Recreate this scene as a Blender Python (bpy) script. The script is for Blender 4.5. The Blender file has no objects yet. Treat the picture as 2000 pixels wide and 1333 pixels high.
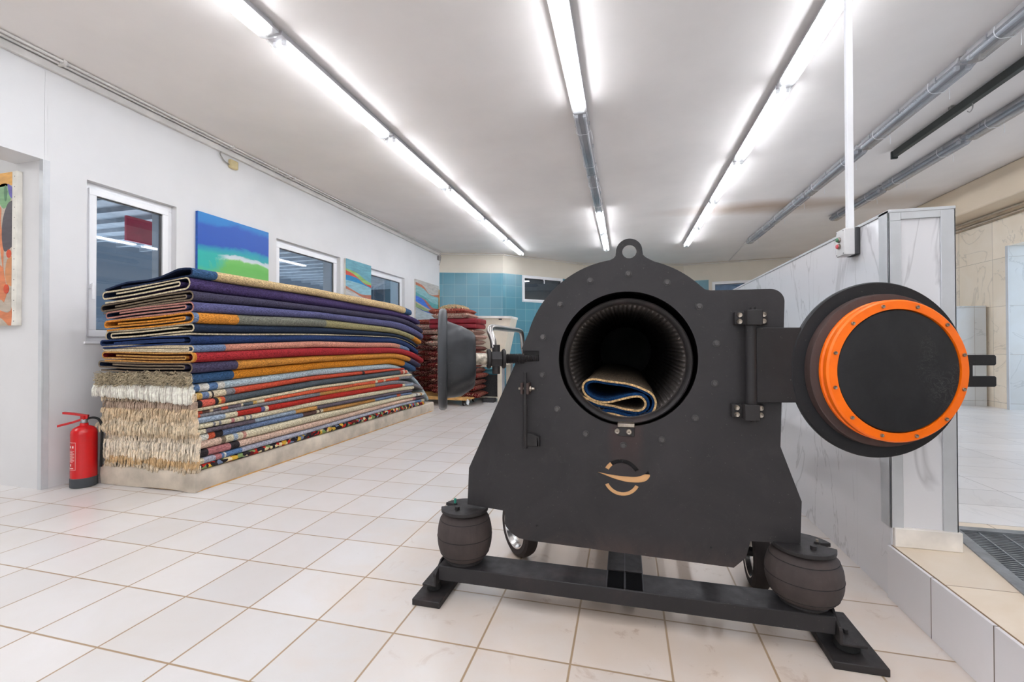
import bpy, bmesh, math, random
from mathutils import Vector, Matrix
random.seed(7)
SC = bpy.context.scene
COL = SC.collection
PI = math.pi
# ------------------------------------------------------------------ camera, world, exposure
cam_d = bpy.data.cameras.new('camera'); cam = bpy.data.objects.new('camera', cam_d); COL.objects.link(cam)
cam_d.sensor_width = 36.0; cam_d.lens = 866.266 / 2000 * 36.0; cam_d.clip_start = 0.02; cam_d.clip_end = 100
YAW, PITCH, ROLL = -0.24959531, 0.00867075, -0.00197326
fw = Vector((math.sin(YAW)*math.cos(PITCH), math.cos(YAW)*math.cos(PITCH), math.sin(PITCH)))
rt = Vector((math.cos(YAW), -math.sin(YAW), 0)); up = rt.cross(fw)
r2 = rt*math.cos(ROLL) + up*math.sin(ROLL); u2 = -rt*math.sin(ROLL) + up*math.cos(ROLL)
m = Matrix((( r2.x, u2.x, -fw.x, 0), (r2.y, u2.y, -fw.y, 0), (r2.z, u2.z, -fw.z, 1.08), (0, 0, 0, 1)))
cam.matrix_world = m
SC.camera = cam
SC.view_settings.view_transform = 'Standard'; SC.view_settings.look = 'None'
SC.view_settings.gamma = 1.0; SC.view_settings.use_curve_mapping = False
SC.view_settings.exposure = 0.80
W = bpy.data.worlds.new('world'); SC.world = W; W.use_nodes = True
W.node_tree.nodes['Background'].inputs[0].default_value = (0.42, 0.55, 0.72, 1)
W.node_tree.nodes['Background'].inputs[1].default_value = 0.22
TUBE_STRENGTH = 24.0
def area(name, loc, rot, sx, sy, power, col):
    l = bpy.data.lights.new(name, 'AREA'); l.shape = 'RECTANGLE'; l.size = sx; l.size_y = sy; l.energy = power; l.color = col
    o = bpy.data.objects.new(name, l); o.location = loc; o.rotation_euler = rot; COL.objects.link(o); return o
area('daylight_side_window', (7.4, 4.6, 1.9), (0, PI/2, 0), 2.4, 4.5, 75, (0.66, 0.82, 1.0))
area('canopy_fill', (-9.4, 8.0, 1.3), (0, -PI*.72, 0), .8, 10.0, 200, (0.86, 0.93, 1.0))  # unseen fill added to brighten the canopy outside the left windows
area('side_room_fill', (-6.2, .6, 3.1), (0, 0, 0), 1.2, 2.4, 34, (0.95, 0.98, 1.0))  # added fill brightening the doorway wall; no fixture modelled
area('rear_fill', (.5, -3.95, 1.9), (PI/2, 0, 0), 6.0, 2.2, 40, (0.88, 0.94, 1.0))  # soft fill added behind the camera; no window stands there
try:
    SC.cycles.use_denoising = True
    SC.cycles.max_bounces = 10; SC.cycles.transparent_max_bounces = 16; SC.cycles.diffuse_bounces = 6
    SC.cycles.caustics_reflective = False; SC.cycles.caustics_refractive = False
    SC.cycles.sample_clamp_indirect = 6.0
except Exception: pass
# ------------------------------------------------------------------ materials
def lin(c):
    out = []
    for v in c[:3]:
        v /= 255.0
        out.append(v/12.92 if v <= 0.04045 else ((v+0.055)/1.055)**2.4)
    return (*out, 1.0)
class NT:
    def __init__(s, name):
        s.m = bpy.data.materials.new(name); s.m.use_nodes = True; s.t = s.m.node_tree; s.n = s.t.nodes
        s.b = s.n['Principled BSDF']; s.out = s.n['Material Output']
    def N(s, typ, **kw):
        n = s.n.new(typ)
        for k, v in kw.items():
            if k.startswith('i_'):
                n.inputs[int(k[2:])].default_value = v
            else: setattr(n, k, v)
        return n
    def L(s, a, b): s.t.links.new(a, b)
    def M(s, op, a, b=None, c=None, clamp=False):
        n = s.n.new('ShaderNodeMath'); n.operation = op; n.use_clamp = clamp
        for i, v in enumerate((a, b, c)):
            if v is None: continue
            if hasattr(v, 'is_linked'): s.L(v, n.inputs[i])
            else: n.inputs[i].default_value = v
        return n.outputs[0]
    def mix(s, f, a, b, blend='MIX'):
        n = s.n.new('ShaderNodeMix'); n.data_type = 'RGBA'; n.blend_type = blend
        for sock, v in ((n.inputs[0], f), (n.inputs[6], a), (n.inputs[7], b)):
            if hasattr(v, 'is_linked'): s.L(v, sock)
            else: sock.default_value = v
        return n.outputs[2]
    def obj(s):
        return s.N('ShaderNodeTexCoord').outputs['Object']
    def noise(s, vec, scale, detail=3, rough=0.55, dist=0.0):
        n = s.N('ShaderNodeTexNoise'); n.inputs['Scale'].default_value = scale; n.inputs['Detail'].default_value = detail
        n.inputs['Roughness'].default_value = rough; n.inputs['Distortion'].default_value = dist
        if vec is not None: s.L(vec, n.inputs['Vector'])
        return n.outputs['Fac']
    def mapr(s, v, a, b, c=0.0, d=1.0):
        n = s.N('ShaderNodeMapRange'); s.L(v, n.inputs[0])
        for i, q in enumerate((a, b, c, d)): n.inputs[i+1].default_value = q
        return n.outputs[0]
    def scalev(s, vec, sx, sy, sz, loc=(0, 0, 0)):
        n = s.N('ShaderNodeMapping'); s.L(vec, n.inputs[0]); n.inputs['Scale'].default_value = (sx, sy, sz); n.inputs['Location'].default_value = loc
        return n.outputs[0]
    def bump(s, h, strength, dist=0.01):
        n = s.N('ShaderNodeBump'); n.inputs['Strength'].default_value = strength; n.inputs['Distance'].default_value = dist
        s.L(h, n.inputs['Height']); s.L(n.outputs[0], s.b.inputs['Normal'])
    def col(s, c):
        if hasattr(c, 'is_linked'): s.L(c, s.b.inputs['Base Color'])
        else: s.b.inputs['Base Color'].default_value = c
    def set(s, rough=0.5, metal=0.0, spec=None):
        s.b.inputs['Roughness'].default_value = rough; s.b.inputs['Metallic'].default_value = metal
        if spec is not None: s.b.inputs['Specular IOR Level'].default_value = spec
MATS = {}
def plain(name, c, rough=0.5, metal=0.0, var=0.08, scale=6.0, bump=0.0, bscale=60.0, spec=None):
    if name in MATS: return MATS[name]
    t = NT(name); o = t.obj(); n = t.noise(o, scale, 4)
    a = lin([max(0, v*(1-var)) for v in c]); b = lin([min(255, v*(1+var)) for v in c])
    t.col(t.mix(t.mapr(n, .3, .7), a, b)); t.set(rough, metal, spec)
    if bump: t.bump(t.noise(o, bscale, 2), bump, 0.004)
    MATS[name] = t.m; return t.m
def fabric(c, name=None, mott=0.34):
    g_ = sum(c)/3; c = [int((q*.97+g_*.03)*.91) for q in c]
    key = 'woven_%d_%d_%d' % tuple(c)
    if key in MATS: return MATS[key]
    t = NT(key); o = t.obj()
    n1 = t.noise(t.scalev(o, 1, .4, 1), 150, 3, .75); n2 = t.noise(o, 5, 4, .6)
    n3 = t.noise(t.scalev(o, 40, 300, 90), 1.0, 1)
    base = t.mix(t.mapr(n1, .35, .68), lin([v*(1-mott) for v in c]), lin([min(255, v*(1+mott)+6) for v in c]))
    base = t.mix(t.mapr(n2, .35, .7, 0, .35), base, lin([min(255, v*.8+18) for v in c]))
    base = t.mix(t.mapr(n3, .45, .6, 0, .25), base, lin([v*.7 for v in c]))
    t.col(base); t.set(.95, 0, .15); t.bump(n1, .5, .003)
    MATS[key] = t.m; return t.m
def tiles(name, size, off, base, var, grout, axes=('X', 'Y'), gw=.005, rough=.3, veins=.0, stain=None, tilevar=.05, size2=None, bump=.25, spec=.5):
    t = NT(name); o = t.obj(); sp = t.N('ShaderNodeSeparateXYZ'); t.L(o, sp.inputs[0])
    s2 = size2 or size
    u = t.M('DIVIDE', t.M('SUBTRACT', sp.outputs[axes[0]], off[0]), size); v = t.M('DIVIDE', t.M('SUBTRACT', sp.outputs[axes[1]], off[1]), s2)
    fu = t.M('FRACT', u); fv = t.M('FRACT', v)
    du = t.M('MULTIPLY', t.M('MINIMUM', fu, t.M('SUBTRACT', 1.0, fu)), size); dv = t.M('MULTIPLY', t.M('MINIMUM', fv, t.M('SUBTRACT', 1.0, fv)), s2)
    d = t.M('MINIMUM', du, dv)
    g = t.M('SUBTRACT', 1.0, t.mapr(d, gw*.35, gw*.65))
    cell = t.N('ShaderNodeCombineXYZ'); t.L(t.M('FLOOR', u), cell.inputs[0]); t.L(t.M('FLOOR', v), cell.inputs[1])
    wn = t.N('ShaderNodeTexWhiteNoise'); wn.noise_dimensions = '2D'; t.L(cell.outputs[0], wn.inputs['Vector'])
    n2 = t.noise(o, 2.6, 5, .6, .6)
    c0 = t.mix(wn.outputs['Value'], lin([q*(1-tilevar) for q in base]), lin([min(255, q*(1+tilevar)) for q in base]))
    c0 = t.mix(t.mapr(n2, .3, .75, 0, var), c0, lin([base[0]*.9, base[1]*.84, base[2]*.74]))
    if veins:
        w = t.N('ShaderNodeTexNoise'); w.inputs['Scale'].default_value = 1.1; w.inputs['Detail'].default_value = 5; w.inputs['Distortion'].default_value = 1.6
        sh = t.N('ShaderNodeVectorMath'); sh.operation = 'ADD'; t.L(o, sh.inputs[0])
        sc = t.N('ShaderNodeVectorMath'); sc.operation = 'SCALE'; t.L(cell.outputs[0], sc.inputs[0]); sc.inputs['Scale'].default_value = 3.7; t.L(sc.outputs[0], sh.inputs[1])
        t.L(sh.outputs[0], w.inputs['Vector'])
        vv = t.M('ABSOLUTE', t.M('SUBTRACT', w.outputs['Fac'], .5))
        c0 = t.mix(t.mapr(vv, .0, .012, veins, 0), c0, lin([q*.62 for q in base]))
    if stain: c0 = stain(t, o, sp, c0)
    t.col(t.mix(g, c0, lin(grout))); t.set(rough, 0, spec)
    hh = t.M('SUBTRACT', t.M('MULTIPLY', n2, .1), g); t.bump(hh, bump, .002)
    MATS[name] = t.m; return t.m
def floor_tint(t, o, sp, c0):
    # tan tint and rust-brown spots around the machine
    dx = t.M('DIVIDE', t.M('SUBTRACT', sp.outputs['X'], .15), 1.5); dy = t.M('DIVIDE', t.M('SUBTRACT', sp.outputs['Y'], 2.1), 1.2)
    r = t.M('SQRT', t.M('ADD', t.M('MULTIPLY', dx, dx), t.M('MULTIPLY', dy, dy)))
    n = t.noise(o, 3.2, 5, .6, .4)
    f = t.mapr(t.M('ADD', r, t.M('MULTIPLY', t.M('SUBTRACT', n, .5), 1.1)), .35, 1.05, .42, 0)
    c = t.mix(f, c0, lin((214, 178, 140)))
    n3 = t.noise(o, 9, 5, .65, .8)
    f2 = t.M('MULTIPLY', t.mapr(n3, .60, .72), t.mapr(r, .2, 1.15, .55, 0))
    c = t.mix(f2, c, lin((150, 104, 62)))
    n4 = t.noise(o, 150, 2, .5)
    c = t.mix(t.mapr(n4, .74, .78, 0, .5), c, lin((120, 100, 85)))
    return c
def plaster(name, c, rough=.85, stain=None, bump=.06):
    t = NT(name); o = t.obj(); n = t.noise(o, 1.3, 4); n2 = t.noise(o, 90, 2)
    cc = t.mix(t.mapr(n, .3, .7), lin([v*.975 for v in c]), lin([min(255, v*1.01) for v in c]))
    if stain: cc = stain(t, o, cc)
    t.col(cc); t.set(rough, 0, .25); t.bump(n2, bump, .004); MATS[name] = t.m; return t.m
def ceil_stain(t, o, cc):
    sp = t.N('ShaderNodeSeparateXYZ'); t.L(o, sp.inputs[0])
    n = t.noise(o, 1.1, 5, .6, .7)
    def blob(cx, cy, rx, ry, amt):
        dx = t.M('DIVIDE', t.M('SUBTRACT', sp.outputs['X'], cx), rx); dy = t.M('DIVIDE', t.M('SUBTRACT', sp.outputs['Y'], cy), ry)
        r = t.M('SQRT', t.M('ADD', t.M('MULTIPLY', dx, dx), t.M('MULTIPLY', dy, dy)))
        return t.mapr(t.M('ADD', r, t.M('MULTIPLY', t.M('SUBTRACT', n, .5), .7)), .0, 1.0, amt, 0)
    cc = t.mix(blob(2.0, 7.75, 1.6, .42, .6), cc, lin((160, 118, 72)))
    cc = t.mix(blob(3.4, 7.9, 2.2, .5, .5), cc, lin((165, 135, 98)))
    cc = t.mix(blob(5.0, 7.5, .7, 2.6, .8), cc, lin((138, 112, 82)))
    return cc
WALL = plaster('wall_plaster', (220, 219, 219)); CEIL = plaster('ceiling_paint', (240, 234, 230), stain=ceil_stain)
CREAMW = plaster('cream_plaster', (216, 208, 194)); BEAMM = plaster('beam_plaster', (226, 208, 184), bump=.3)
FLOORM = tiles('floor_tiles', .330, (-1.174, .849), (216, 213, 211), .22, (164, 138, 108), gw=.0075, rough=.28, stain=floor_tint, tilevar=.025)
STEPM = tiles('step_top_tiles', .56, (1.095, 1.352), (234, 220, 202), .55, (150, 122, 92), gw=.004, rough=.35, tilevar=.03, size2=.556)
RISERM = tiles('riser_tiles', .2865, (.2435, -1.0), (232, 230, 232), .1, (110, 96, 84), axes=('Y', 'Z'), gw=.004, rough=.25, tilevar=.02, size2=2.0)
ROOMF = tiles('side_room_tiles', .60, (1.5, 2.60), (226, 223, 222), .2, (150, 142, 138), gw=.004, rough=.3, tilevar=.03, size2=.3, veins=.12)
TEAL = tiles('teal_tiles', .28, (.08, -.01), (82, 138, 155), .0, (150, 188, 196), axes=('X', 'Z'), gw=.004, rough=.22, tilevar=.055)
MARB = tiles('marble_wall_tiles', .62, (.0, .30), (240, 228, 210), .35, (160, 148, 134), axes=('Y', 'Z'), gw=.004, rough=.25, veins=.3, tilevar=.03, size2=.64)
MARBX = tiles('marble_facing_tiles', .62, (.33, .30), (200, 203, 204), .3, (150, 142, 132), axes=('X', 'Z'), gw=.004, rough=.25, veins=.3, tilevar=.03, size2=.64)
def panel_marble(name, ax):
    t = NT(name); o = t.obj(); sp = t.N('ShaderNodeSeparateXYZ'); t.L(o, sp.inputs[0])
    wv = t.noise(t.scalev(o, 1, 1.5, .55), .9, 6, .55, 1.2); vv = t.M('ABSOLUTE', t.M('SUBTRACT', wv, .5))
    c = t.mix(t.mapr(vv, 0, .010, .45, 0), lin((226, 225, 227)), lin((156, 154, 156)))
    wv2 = t.noise(t.scalev(o, 1, 2.2, .8), 1.7, 4, .5, .8); vv2 = t.M('ABSOLUTE', t.M('SUBTRACT', wv2, .42))
    c = t.mix(t.mapr(vv2, 0, .006, .3, 0), c, lin((160, 156, 156)))
    if ax:
        fr = t.M('FRACT', t.M('DIVIDE', t.M('SUBTRACT', sp.outputs[ax], .02), .5))
        dd = t.M('MINIMUM', fr, t.M('SUBTRACT', 1.0, fr)); c = t.mix(t.mapr(dd, 0, .004, .35, 0), c, lin((170, 170, 172)))
    t.col(c); t.set(.16, 0, .5); MATS[name] = t.m; return t.m
def plate_material():
    t = NT('front_plate_paint'); o = t.obj(); sp = t.N('ShaderNodeSeparateXYZ'); t.L(o, sp.inputs[0])
    n = t.noise(o, 2.6, 6, .7, 1.5); n1 = t.noise(o, 14, 5, .7, .8); n3 = t.noise(o, 120, 2, .6)
    c = t.mix(t.mapr(n, .3, .72), lin((38, 36, 37)), lin((52, 49, 50)))
    c = t.mix(t.mapr(n1, .55, .75, 0, .35), c, lin((64, 60, 60)))
    dx = t.M('ABSOLUTE', sp.outputs['X']); band = t.M('MULTIPLY', t.mapr(t.M('ADD', dx, t.M('MULTIPLY', t.M('SUBTRACT', n1, .5), .06)), .045, .075, 1, 0), t.mapr(sp.outputs['Z'], .52, .74, 0, .5))
    c = t.mix(t.M('MULTIPLY', band, t.mapr(sp.outputs['Z'], .74, .78, 1, 0)), c, lin((72, 50, 46)))
    lowr = t.M('MULTIPLY', t.mapr(sp.outputs['Z'], .235, .33, .55, 0), t.mapr(n, .4, .6)); c = t.mix(lowr, c, lin((78, 62, 56)))
    c = t.mix(t.mapr(n3, .71, .76, 0, .35), c, lin((112, 106, 102)))
    t.col(c); t.set(.5, 0, .28); t.L(t.mapr(n, .3, .7, .42, .62), t.b.inputs['Roughness']); t.bump(n3, .08, .002); return t.m
PLATEM = plate_material()
def disc_material():
    t = NT('scuffed_black_disc'); o = t.obj(); n = t.noise(o, 9, 6, .7, .5)
    c = t.mix(t.mapr(n, .3, .7), lin((33, 33, 35)), lin((44, 44, 46)))
    n2 = t.noise(t.scalev(o, 1, 1, 1.6), 16, 6, .75, 2.2); v = t.M('ABSOLUTE', t.M('SUBTRACT', n2, .5)); big = t.noise(o, 3.1, 2)
    c = t.mix(t.M('MULTIPLY', t.mapr(v, 0, .008, 1, 0), t.mapr(big, .52, .6, 0, .5)), c, lin((150, 148, 144)))
    t.col(c); t.set(.5, 0, .28); t.bump(n, .1, .003); return t.m
DISCM = disc_material()
PANEL = panel_marble('marble_print_panel', 'Y'); PANELF = panel_marble('marble_print_panel_end', None)
ALU = plain('grey_trim', (196, 198, 200), .35, .0, .03); ALUM = plain('aluminium', (176, 178, 182), .32, .85, .05)
WHITE = plain('white_plastic', (236, 236, 238), .3, 0, .01); PIPEW = plain('white_conduit', (214, 210, 206), .5, 0, .04)
def steelblack(name, c=(58, 56, 57), rough=.42, rust=.25, spec=.5):
    t = NT(name); o = t.obj(); n = t.noise(o, 3.5, 6, .65, .5); n2 = t.noise(t.scalev(o, 1, 1, .25), 25, 3); n3 = t.noise(o, 120, 2, .6)
    cc = t.mix(t.mapr(n, .3, .75), lin([v*.9 for v in c]), lin([v*1.12 for v in c]))
    cc = t.mix(t.mapr(n, .58, .75, 0, rust), cc, lin((84, 64, 60)))
    cc = t.mix(t.mapr(n3, .70, .76, 0, .35), cc, lin((120, 114, 110)))
    t.col(cc); t.set(rough, 0, spec)
    t.L(t.mapr(n2, .3, .7, rough-.08, rough+.12), t.b.inputs['Roughness']); t.bump(n3, .08, .002)
    MATS[name] = t.m; return t.m
BLK = steelblack('black_painted_steel', (43, 41, 42), .5, .25, .28); BLK2 = steelblack('worn_black_steel', (42, 39, 39), .55, .5, .3); BLKDISC = steelblack('matt_black_disc', (38, 38, 40), .5, .05, .28)
BOLTM = steelblack('bolt_steel', (66, 62, 61), .4, .4, .5); RUST = steelblack('rusty_brown_steel', (66, 50, 46), .7, .9); DARK = steelblack('dark_bore', (34, 31, 31), .55, .3, .3)
RIBM = steelblack('ribbed_bore', (84, 78, 75), .45, .1, .5)
GREYC = steelblack('grey_cast_iron', (48, 50, 53), .42, .1, .4)
def rubber(name, c):
    t = NT(name); o = t.obj(); n = t.noise(o, 8, 4); t.col(t.mix(t.mapr(n, .3, .7), lin([v*.88 for v in c]), lin([v*1.15 for v in c]))); t.set(.75, 0, .3)
    n3 = t.noise(o, 90, 2); t.bump(n3, .12, .003); MATS[name] = t.m; return t.m
RUB = rubber('bellows_rubber', (62, 54, 52)); TYRE = rubber('tyre_rubber', (50, 44, 43)); RUBB = rubber('black_rubber', (30, 30, 30))
CHROME = plain('chrome', (205, 205, 205), .18, 1.0, .03); STAIN = plain('brushed_stainless', (176, 172, 168), .28, 1.0, .06)
SILVER = plain('chipped_silver_paint', (150, 142, 130), .4, .6, .35, 60); CUT_TAN = plain('tan_cutout_fill', (206, 158, 108), .45, .25, .06)
ORANGE = plain('orange_rubber', (255, 112, 4), .42, 0, .03, 20); SCREW = plain('screw_steel', (150, 140, 128), .35, .8, .15, 80)
RED = plain('red_paint', (196, 22, 26), .22, 0, .03); REDD = plain('red_lever', (176, 16, 20), .3, 0, .05)
EXTB = plain('dark_base_ring', (58, 62, 66), .5, 0, .05); PRINT = plain('label_print', (228, 190, 186), .5)
CLOTH = plain('beige_cover_cloth', (190, 178, 162), .9, 0, .12, 5, .4, 120)
FIXG = plain('fixture_housing', (168, 166, 168), .5, 0, .06); BLKRAIL = plain('black_rail', (52, 56, 54), .5, 0, .1)
YEL = plain('yellowed_plastic', (206, 188, 142), .5, 0, .08); WIRE = plain('grey_wire', (150, 146, 142), .6)
WOODP = plain('raw_wood', (206, 160, 96), .7, 0, .15, 12); CREAMC = plain('cream_laminate', (226, 216, 198), .4, 0, .03)
GALV = plain('galvanised_steel', (150, 154, 158), .4, .6, .12, 20); PIT = plain('drain_pit', (62, 60, 56), .9)
GREEN = plain('green_button', (70, 120, 86), .4); REDB = plain('red_button', (214, 84, 90), .4); GREYB = plain('dark_grey_box', (62, 62, 64), .5, 0, .1)
def emis(name, c, s):
    t = NT(name); t.b.inputs['Base Color'].default_value = (.8, .8, .8, 1); t.b.inputs['Emission Color'].default_value = (*c, 1); t.b.inputs['Emission Strength'].default_value = s
    MATS[name] = t.m; return t.m
TUBEON = emis('lit_tube', (.93, .97, 1.04), TUBE_STRENGTH); TUBEOFF = plain('unlit_tube', (214, 216, 218), .3)
def clear(name, tint, tr, rough=.15, white=(1, 1, 1), trans=.0):
    t = NT(name); n = t.n; n.remove(t.b)
    a = t.N('ShaderNodeBsdfTransparent'); a.inputs[0].default_value = (*tint, 1)
    g = t.N('ShaderNodeBsdfGlossy'); g.inputs['Roughness'].default_value = rough; g.inputs[0].default_value = (.9, .9, .9, 1)
    d = t.N('ShaderNodeBsdfTranslucent'); d.inputs[0].default_value = (*white, 1)
    d2 = t.N('ShaderNodeBsdfDiffuse'); d2.inputs[0].default_value = (*white, 1)
    md = t.N('ShaderNodeMixShader'); md.inputs[0].default_value = .5; t.L(d.outputs[0], md.inputs[1]); t.L(d2.outputs[0], md.inputs[2])
    m1 = t.N('ShaderNodeMixShader'); m1.inputs[0].default_value = trans; t.L(a.outputs[0], m1.inputs[1]); t.L(md.outputs[0], m1.inputs[2])
    lw = t.N('ShaderNodeLayerWeight'); lw.inputs[0].default_value = .5
    f = t.M('ADD', t.M('MULTIPLY', t.M('POWER', lw.outputs['Facing'], 4.0), .85), tr, clamp=True)
    m2 = t.N('ShaderNodeMixShader'); t.L(f, m2.inputs[0]); t.L(m1.outputs[0], m2.inputs[1]); t.L(g.outputs[0], m2.inputs[2])
    t.L(m2.outputs[0], t.out.inputs[0]); MATS[name] = t.m; return t.m
DIFFON = clear('lit_cover_clear', (1, 1, 1), .02, .3, trans=.15); DIFFOFF = clear('dusty_cover_clear', (.80, .81, .84), .06, .25, (.62, .62, .64), .28)
GLASS = clear('window_glass', (.78, .84, .90), .07, .015, trans=.0)
# ------------------------------------------------------------------ mesh builder
class MB:
    def __init__(s): s.v = []; s.f = []; s.mi = []; s.mats = []
    def mat(s, m):
        if m not in s.mats: s.mats.append(m)
        return s.mats.index(m)
    def add(s, vs, fs, m):
        k = s.mat(m); seen = {}; ix = []
        for v in vs:
            key = (round(v[0], 6), round(v[1], 6), round(v[2], 6))
            if key not in seen: seen[key] = len(s.v); s.v.append((v[0], v[1], v[2]))
            ix.append(seen[key])
        for f in fs:
            g = [ix[i] for i in f]; g = [q for j, q in enumerate(g) if q != g[j-1]]
            if len(set(g)) > 2 and len(set(g)) == len(g): s.f.append(g); s.mi.append(k)
    def box(s, x0, x1, y0, y1, z0, z1, m, M=None):
        vs = [(x, y, z) for z in (z0, z1) for y in (y0, y1) for x in (x0, x1)]
        if M: vs = [M @ Vector(v) for v in vs]
        s.add(vs, [(0, 2, 3, 1), (4, 5, 7, 6), (0, 1, 5, 4), (2, 6, 7, 3), (0, 4, 6, 2), (1, 3, 7, 5)], m)
    def prism(s, pts, h0, h1, m, ax='Z'):
        f = {'Z': lambda a, b, h: (a, b, h), 'Y': lambda a, b, h: (a, h, b), 'X': lambda a, b, h: (h, a, b)}[ax]
        n = len(pts); vs = [f(*p, h0) for p in pts]+[f(*p, h1) for p in pts]
        fs = [tuple(range(n))[::-1], tuple(range(n, 2*n))]+[(i, (i+1) % n, n+(i+1) % n, n+i) for i in range(n)]
        s.add(vs, fs, m)
    def lathe(s, prof, m, axis='Z', c=(0, 0, 0), seg=32, mod=None):
        # prof: (radius, height) list, open or closed on axis
        vs = []; n = len(prof)
        for i in range(seg):
            a = 2*PI*i/seg
            for (r, h) in prof:
                rr = r*(mod(a, h) if mod else 1); p, q = rr*math.cos(a), rr*math.sin(a)
                v = {'Z': (p, q, h), 'Y': (p, h, q), 'X': (h, p, q)}[axis]
                vs.append((v[0]+c[0], v[1]+c[1], v[2]+c[2]))
        fs = []
        for i in range(seg):
            j = (i+1) % seg
            for k in range(n-1):
                if prof[k][0] == 0 and prof[k+1][0] == 0: continue
                fs.append((i*n+k, j*n+k, j*n+k+1, i*n+k+1))
        s.add(vs, fs, m)
    def cyl(s, c, r, h0, h1, m, axis='Z', seg=24, bev=0.0):
        if bev: p = [(0, h0), (r-bev, h0), (r, h0+bev), (r, h1-bev), (r-bev, h1), (0, h1)]
        else: p = [(0, h0), (r, h0), (r, h1), (0, h1)]
        s.lathe(p, m, axis, c, seg)
    def tube(s, pts, r, m, seg=10, closed=False, rs=None):
        pts = [Vector(p) for p in pts]; n = len(pts); vs = []; prev = None
        for i, p in enumerate(pts):
            a = pts[max(0, i-1)] if not closed else pts[i-1]; b = pts[min(n-1, i+1)] if not closed else pts[(i+1) % n]
            t = (b-a).normalized()
            if prev is None:
                prev = t.orthogonal().normalized()
            nn = (prev - t*prev.dot(t))
            nn = nn.normalized() if nn.length > 1e-6 else t.orthogonal().normalized()
            prev = nn; bb = t.cross(nn); rr = rs[i] if rs else r
            for k in range(seg):
                a2 = 2*PI*k/seg; vs.append(p+(nn*math.cos(a2)+bb*math.sin(a2))*rr)
        fs = []
        for i in range(n if closed else n-1):
            j = (i+1) % n
            for k in range(seg): l = (k+1) % seg; fs.append((i*seg+k, i*seg+l, j*seg+l, j*seg+k))
        if not closed: fs += [tuple(range(seg))[::-1], tuple((n-1)*seg+k for k in range(seg))]
        s.add(vs, fs, m)
    def build(s, name, parent=None, bevel=0.0, local=False, smooth=35, recalc=True, bseg=2):
        me = bpy.data.meshes.new(name); me.from_pydata(s.v, [], s.f)
        for m_ in s.mats: me.materials.append(m_)
        me.polygons.foreach_set('material_index', s.mi)
        bm = bmesh.new(); bm.from_mesh(me)
        if recalc: bmesh.ops.recalc_face_normals(bm, faces=bm.faces)
        for f in bm.faces: f.smooth = True
        th = math.radians(smooth)
        for e in bm.edges:
            if len(e.link_faces) == 2:
                try: e.smooth = e.calc_face_angle() < th
                except Exception: e.smooth = False
        bm.to_mesh(me); bm.free()
        o = bpy.data.objects.new(name, me); COL.objects.link(o)
        if parent is not None: attach(o, parent, local)
        if bevel:
            b = o.modifiers.new('edge', 'BEVEL'); b.width = bevel; b.segments = bseg; b.limit_method = 'ANGLE'; b.angle_limit = math.radians(40)
            b.harden_normals = False
        return o
LOC = {}
def attach(o, parent, local=False):
    o.parent = parent
    if not local:
        root = Vector((0, 0, 0)); p = parent
        while p is not None:
            root += Vector(LOC.get(p.name, (0, 0, 0))); p = p.parent
        o.location = -root if parent.parent is None else (0, 0, 0)
        if parent.parent is not None: o.location = (0, 0, 0)
def thing(name, label, cat, loc=(0, 0, 0), group=None, rotz=0):
    o = bpy.data.objects.new(name, None); COL.objects.link(o); o.location = loc; o.rotation_euler = (0, 0, rotz)
    o.empty_display_size = .1; LOC[o.name] = loc
    o['label'] = label; o['category'] = cat
    if group: o['group'] = group
    return o
def tag(o, label, cat, group=None):
    o['label'] = label; o['category'] = cat
    if group: o['group'] = group
    return o
def struct(o): o['kind'] = 'structure'; return o
def dup(root, loc, rotz=None, label=None):
    r = root.copy(); COL.objects.link(r); r.location = loc
    if rotz is not None: r.rotation_euler = (0, 0, rotz)
    if label: r['label'] = label
    for ch in list(root.children):
        c = ch.copy(); COL.objects.link(c); c.parent = r
        for g in list(ch.children):
            d = g.copy(); COL.objects.link(d); d.parent = c
    return r
def bez(p, n=8):
    # catmull-rom through points
    out = []
    P = [p[0]]+list(p)+[p[-1]]
    for i in range(1, len(P)-2):
        for k in range(n):
            t = k/n; a, b, c, d = P[i-1], P[i], P[i+1], P[i+2]
            out.append(tuple(.5*((2*b[j])+(-a[j]+c[j])*t+(2*a[j]-5*b[j]+4*c[j]-d[j])*t*t+(-a[j]+3*b[j]-3*c[j]+d[j])*t**3) for j in range(len(b))))
    out.append(tuple(p[-1])); return out
# ------------------------------------------------------------------ room shell
XW, ZC = -4.243, 3.26
b = MB(); b.box(-8, 6, -4.2, 13.5, -.1, 0, FLOORM); struct(b.build('floor'))
b = MB(); b.box(-8, 9, -4.2, 13.5, ZC, ZC+.1, CEIL); struct(b.build('ceiling'))
# left wall with a doorway at the near end and three windows
b = MB(); TK = .31
wins = [(2.636, 3.381, 1.112, 2.435), (4.663, 5.958, 1.112, 2.43), (6.70, 8.004, 1.112, 2.41)]
b.box(XW-TK, XW, -4.1, 2.362, 2.485, ZC, WALL)
b.box(XW-TK, XW, -4.1, -1.2, 0, 2.485, WALL)
ys = [2.38]
for (a, c, z0, z1) in wins:
    b.box(XW-TK, XW, ys[-1], a, 0, ZC, WALL); b.box(XW-TK, XW, a, c, 0, z0, WALL); b.box(XW-TK, XW, a, c, z1, ZC, WALL); ys.append(c)
b.box(XW-TK, XW, ys[-1], 9.72, 0, ZC, WALL)
struct(b.build('wall_left'))
b = MB(); b.box(-8, XW-TK-.001, 2.363, 2.50, 0, ZC, WALL); b.box(XW-TK-.001, XW, 2.363, 2.381, 0, ZC, WALL); struct(b.build('wall_side_room_facing'))
b = MB(); b.box(-8, -7.9, -4.2, 2.363, 0, ZC, WALL); struct(b.build('wall_side_room_far'))
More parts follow.
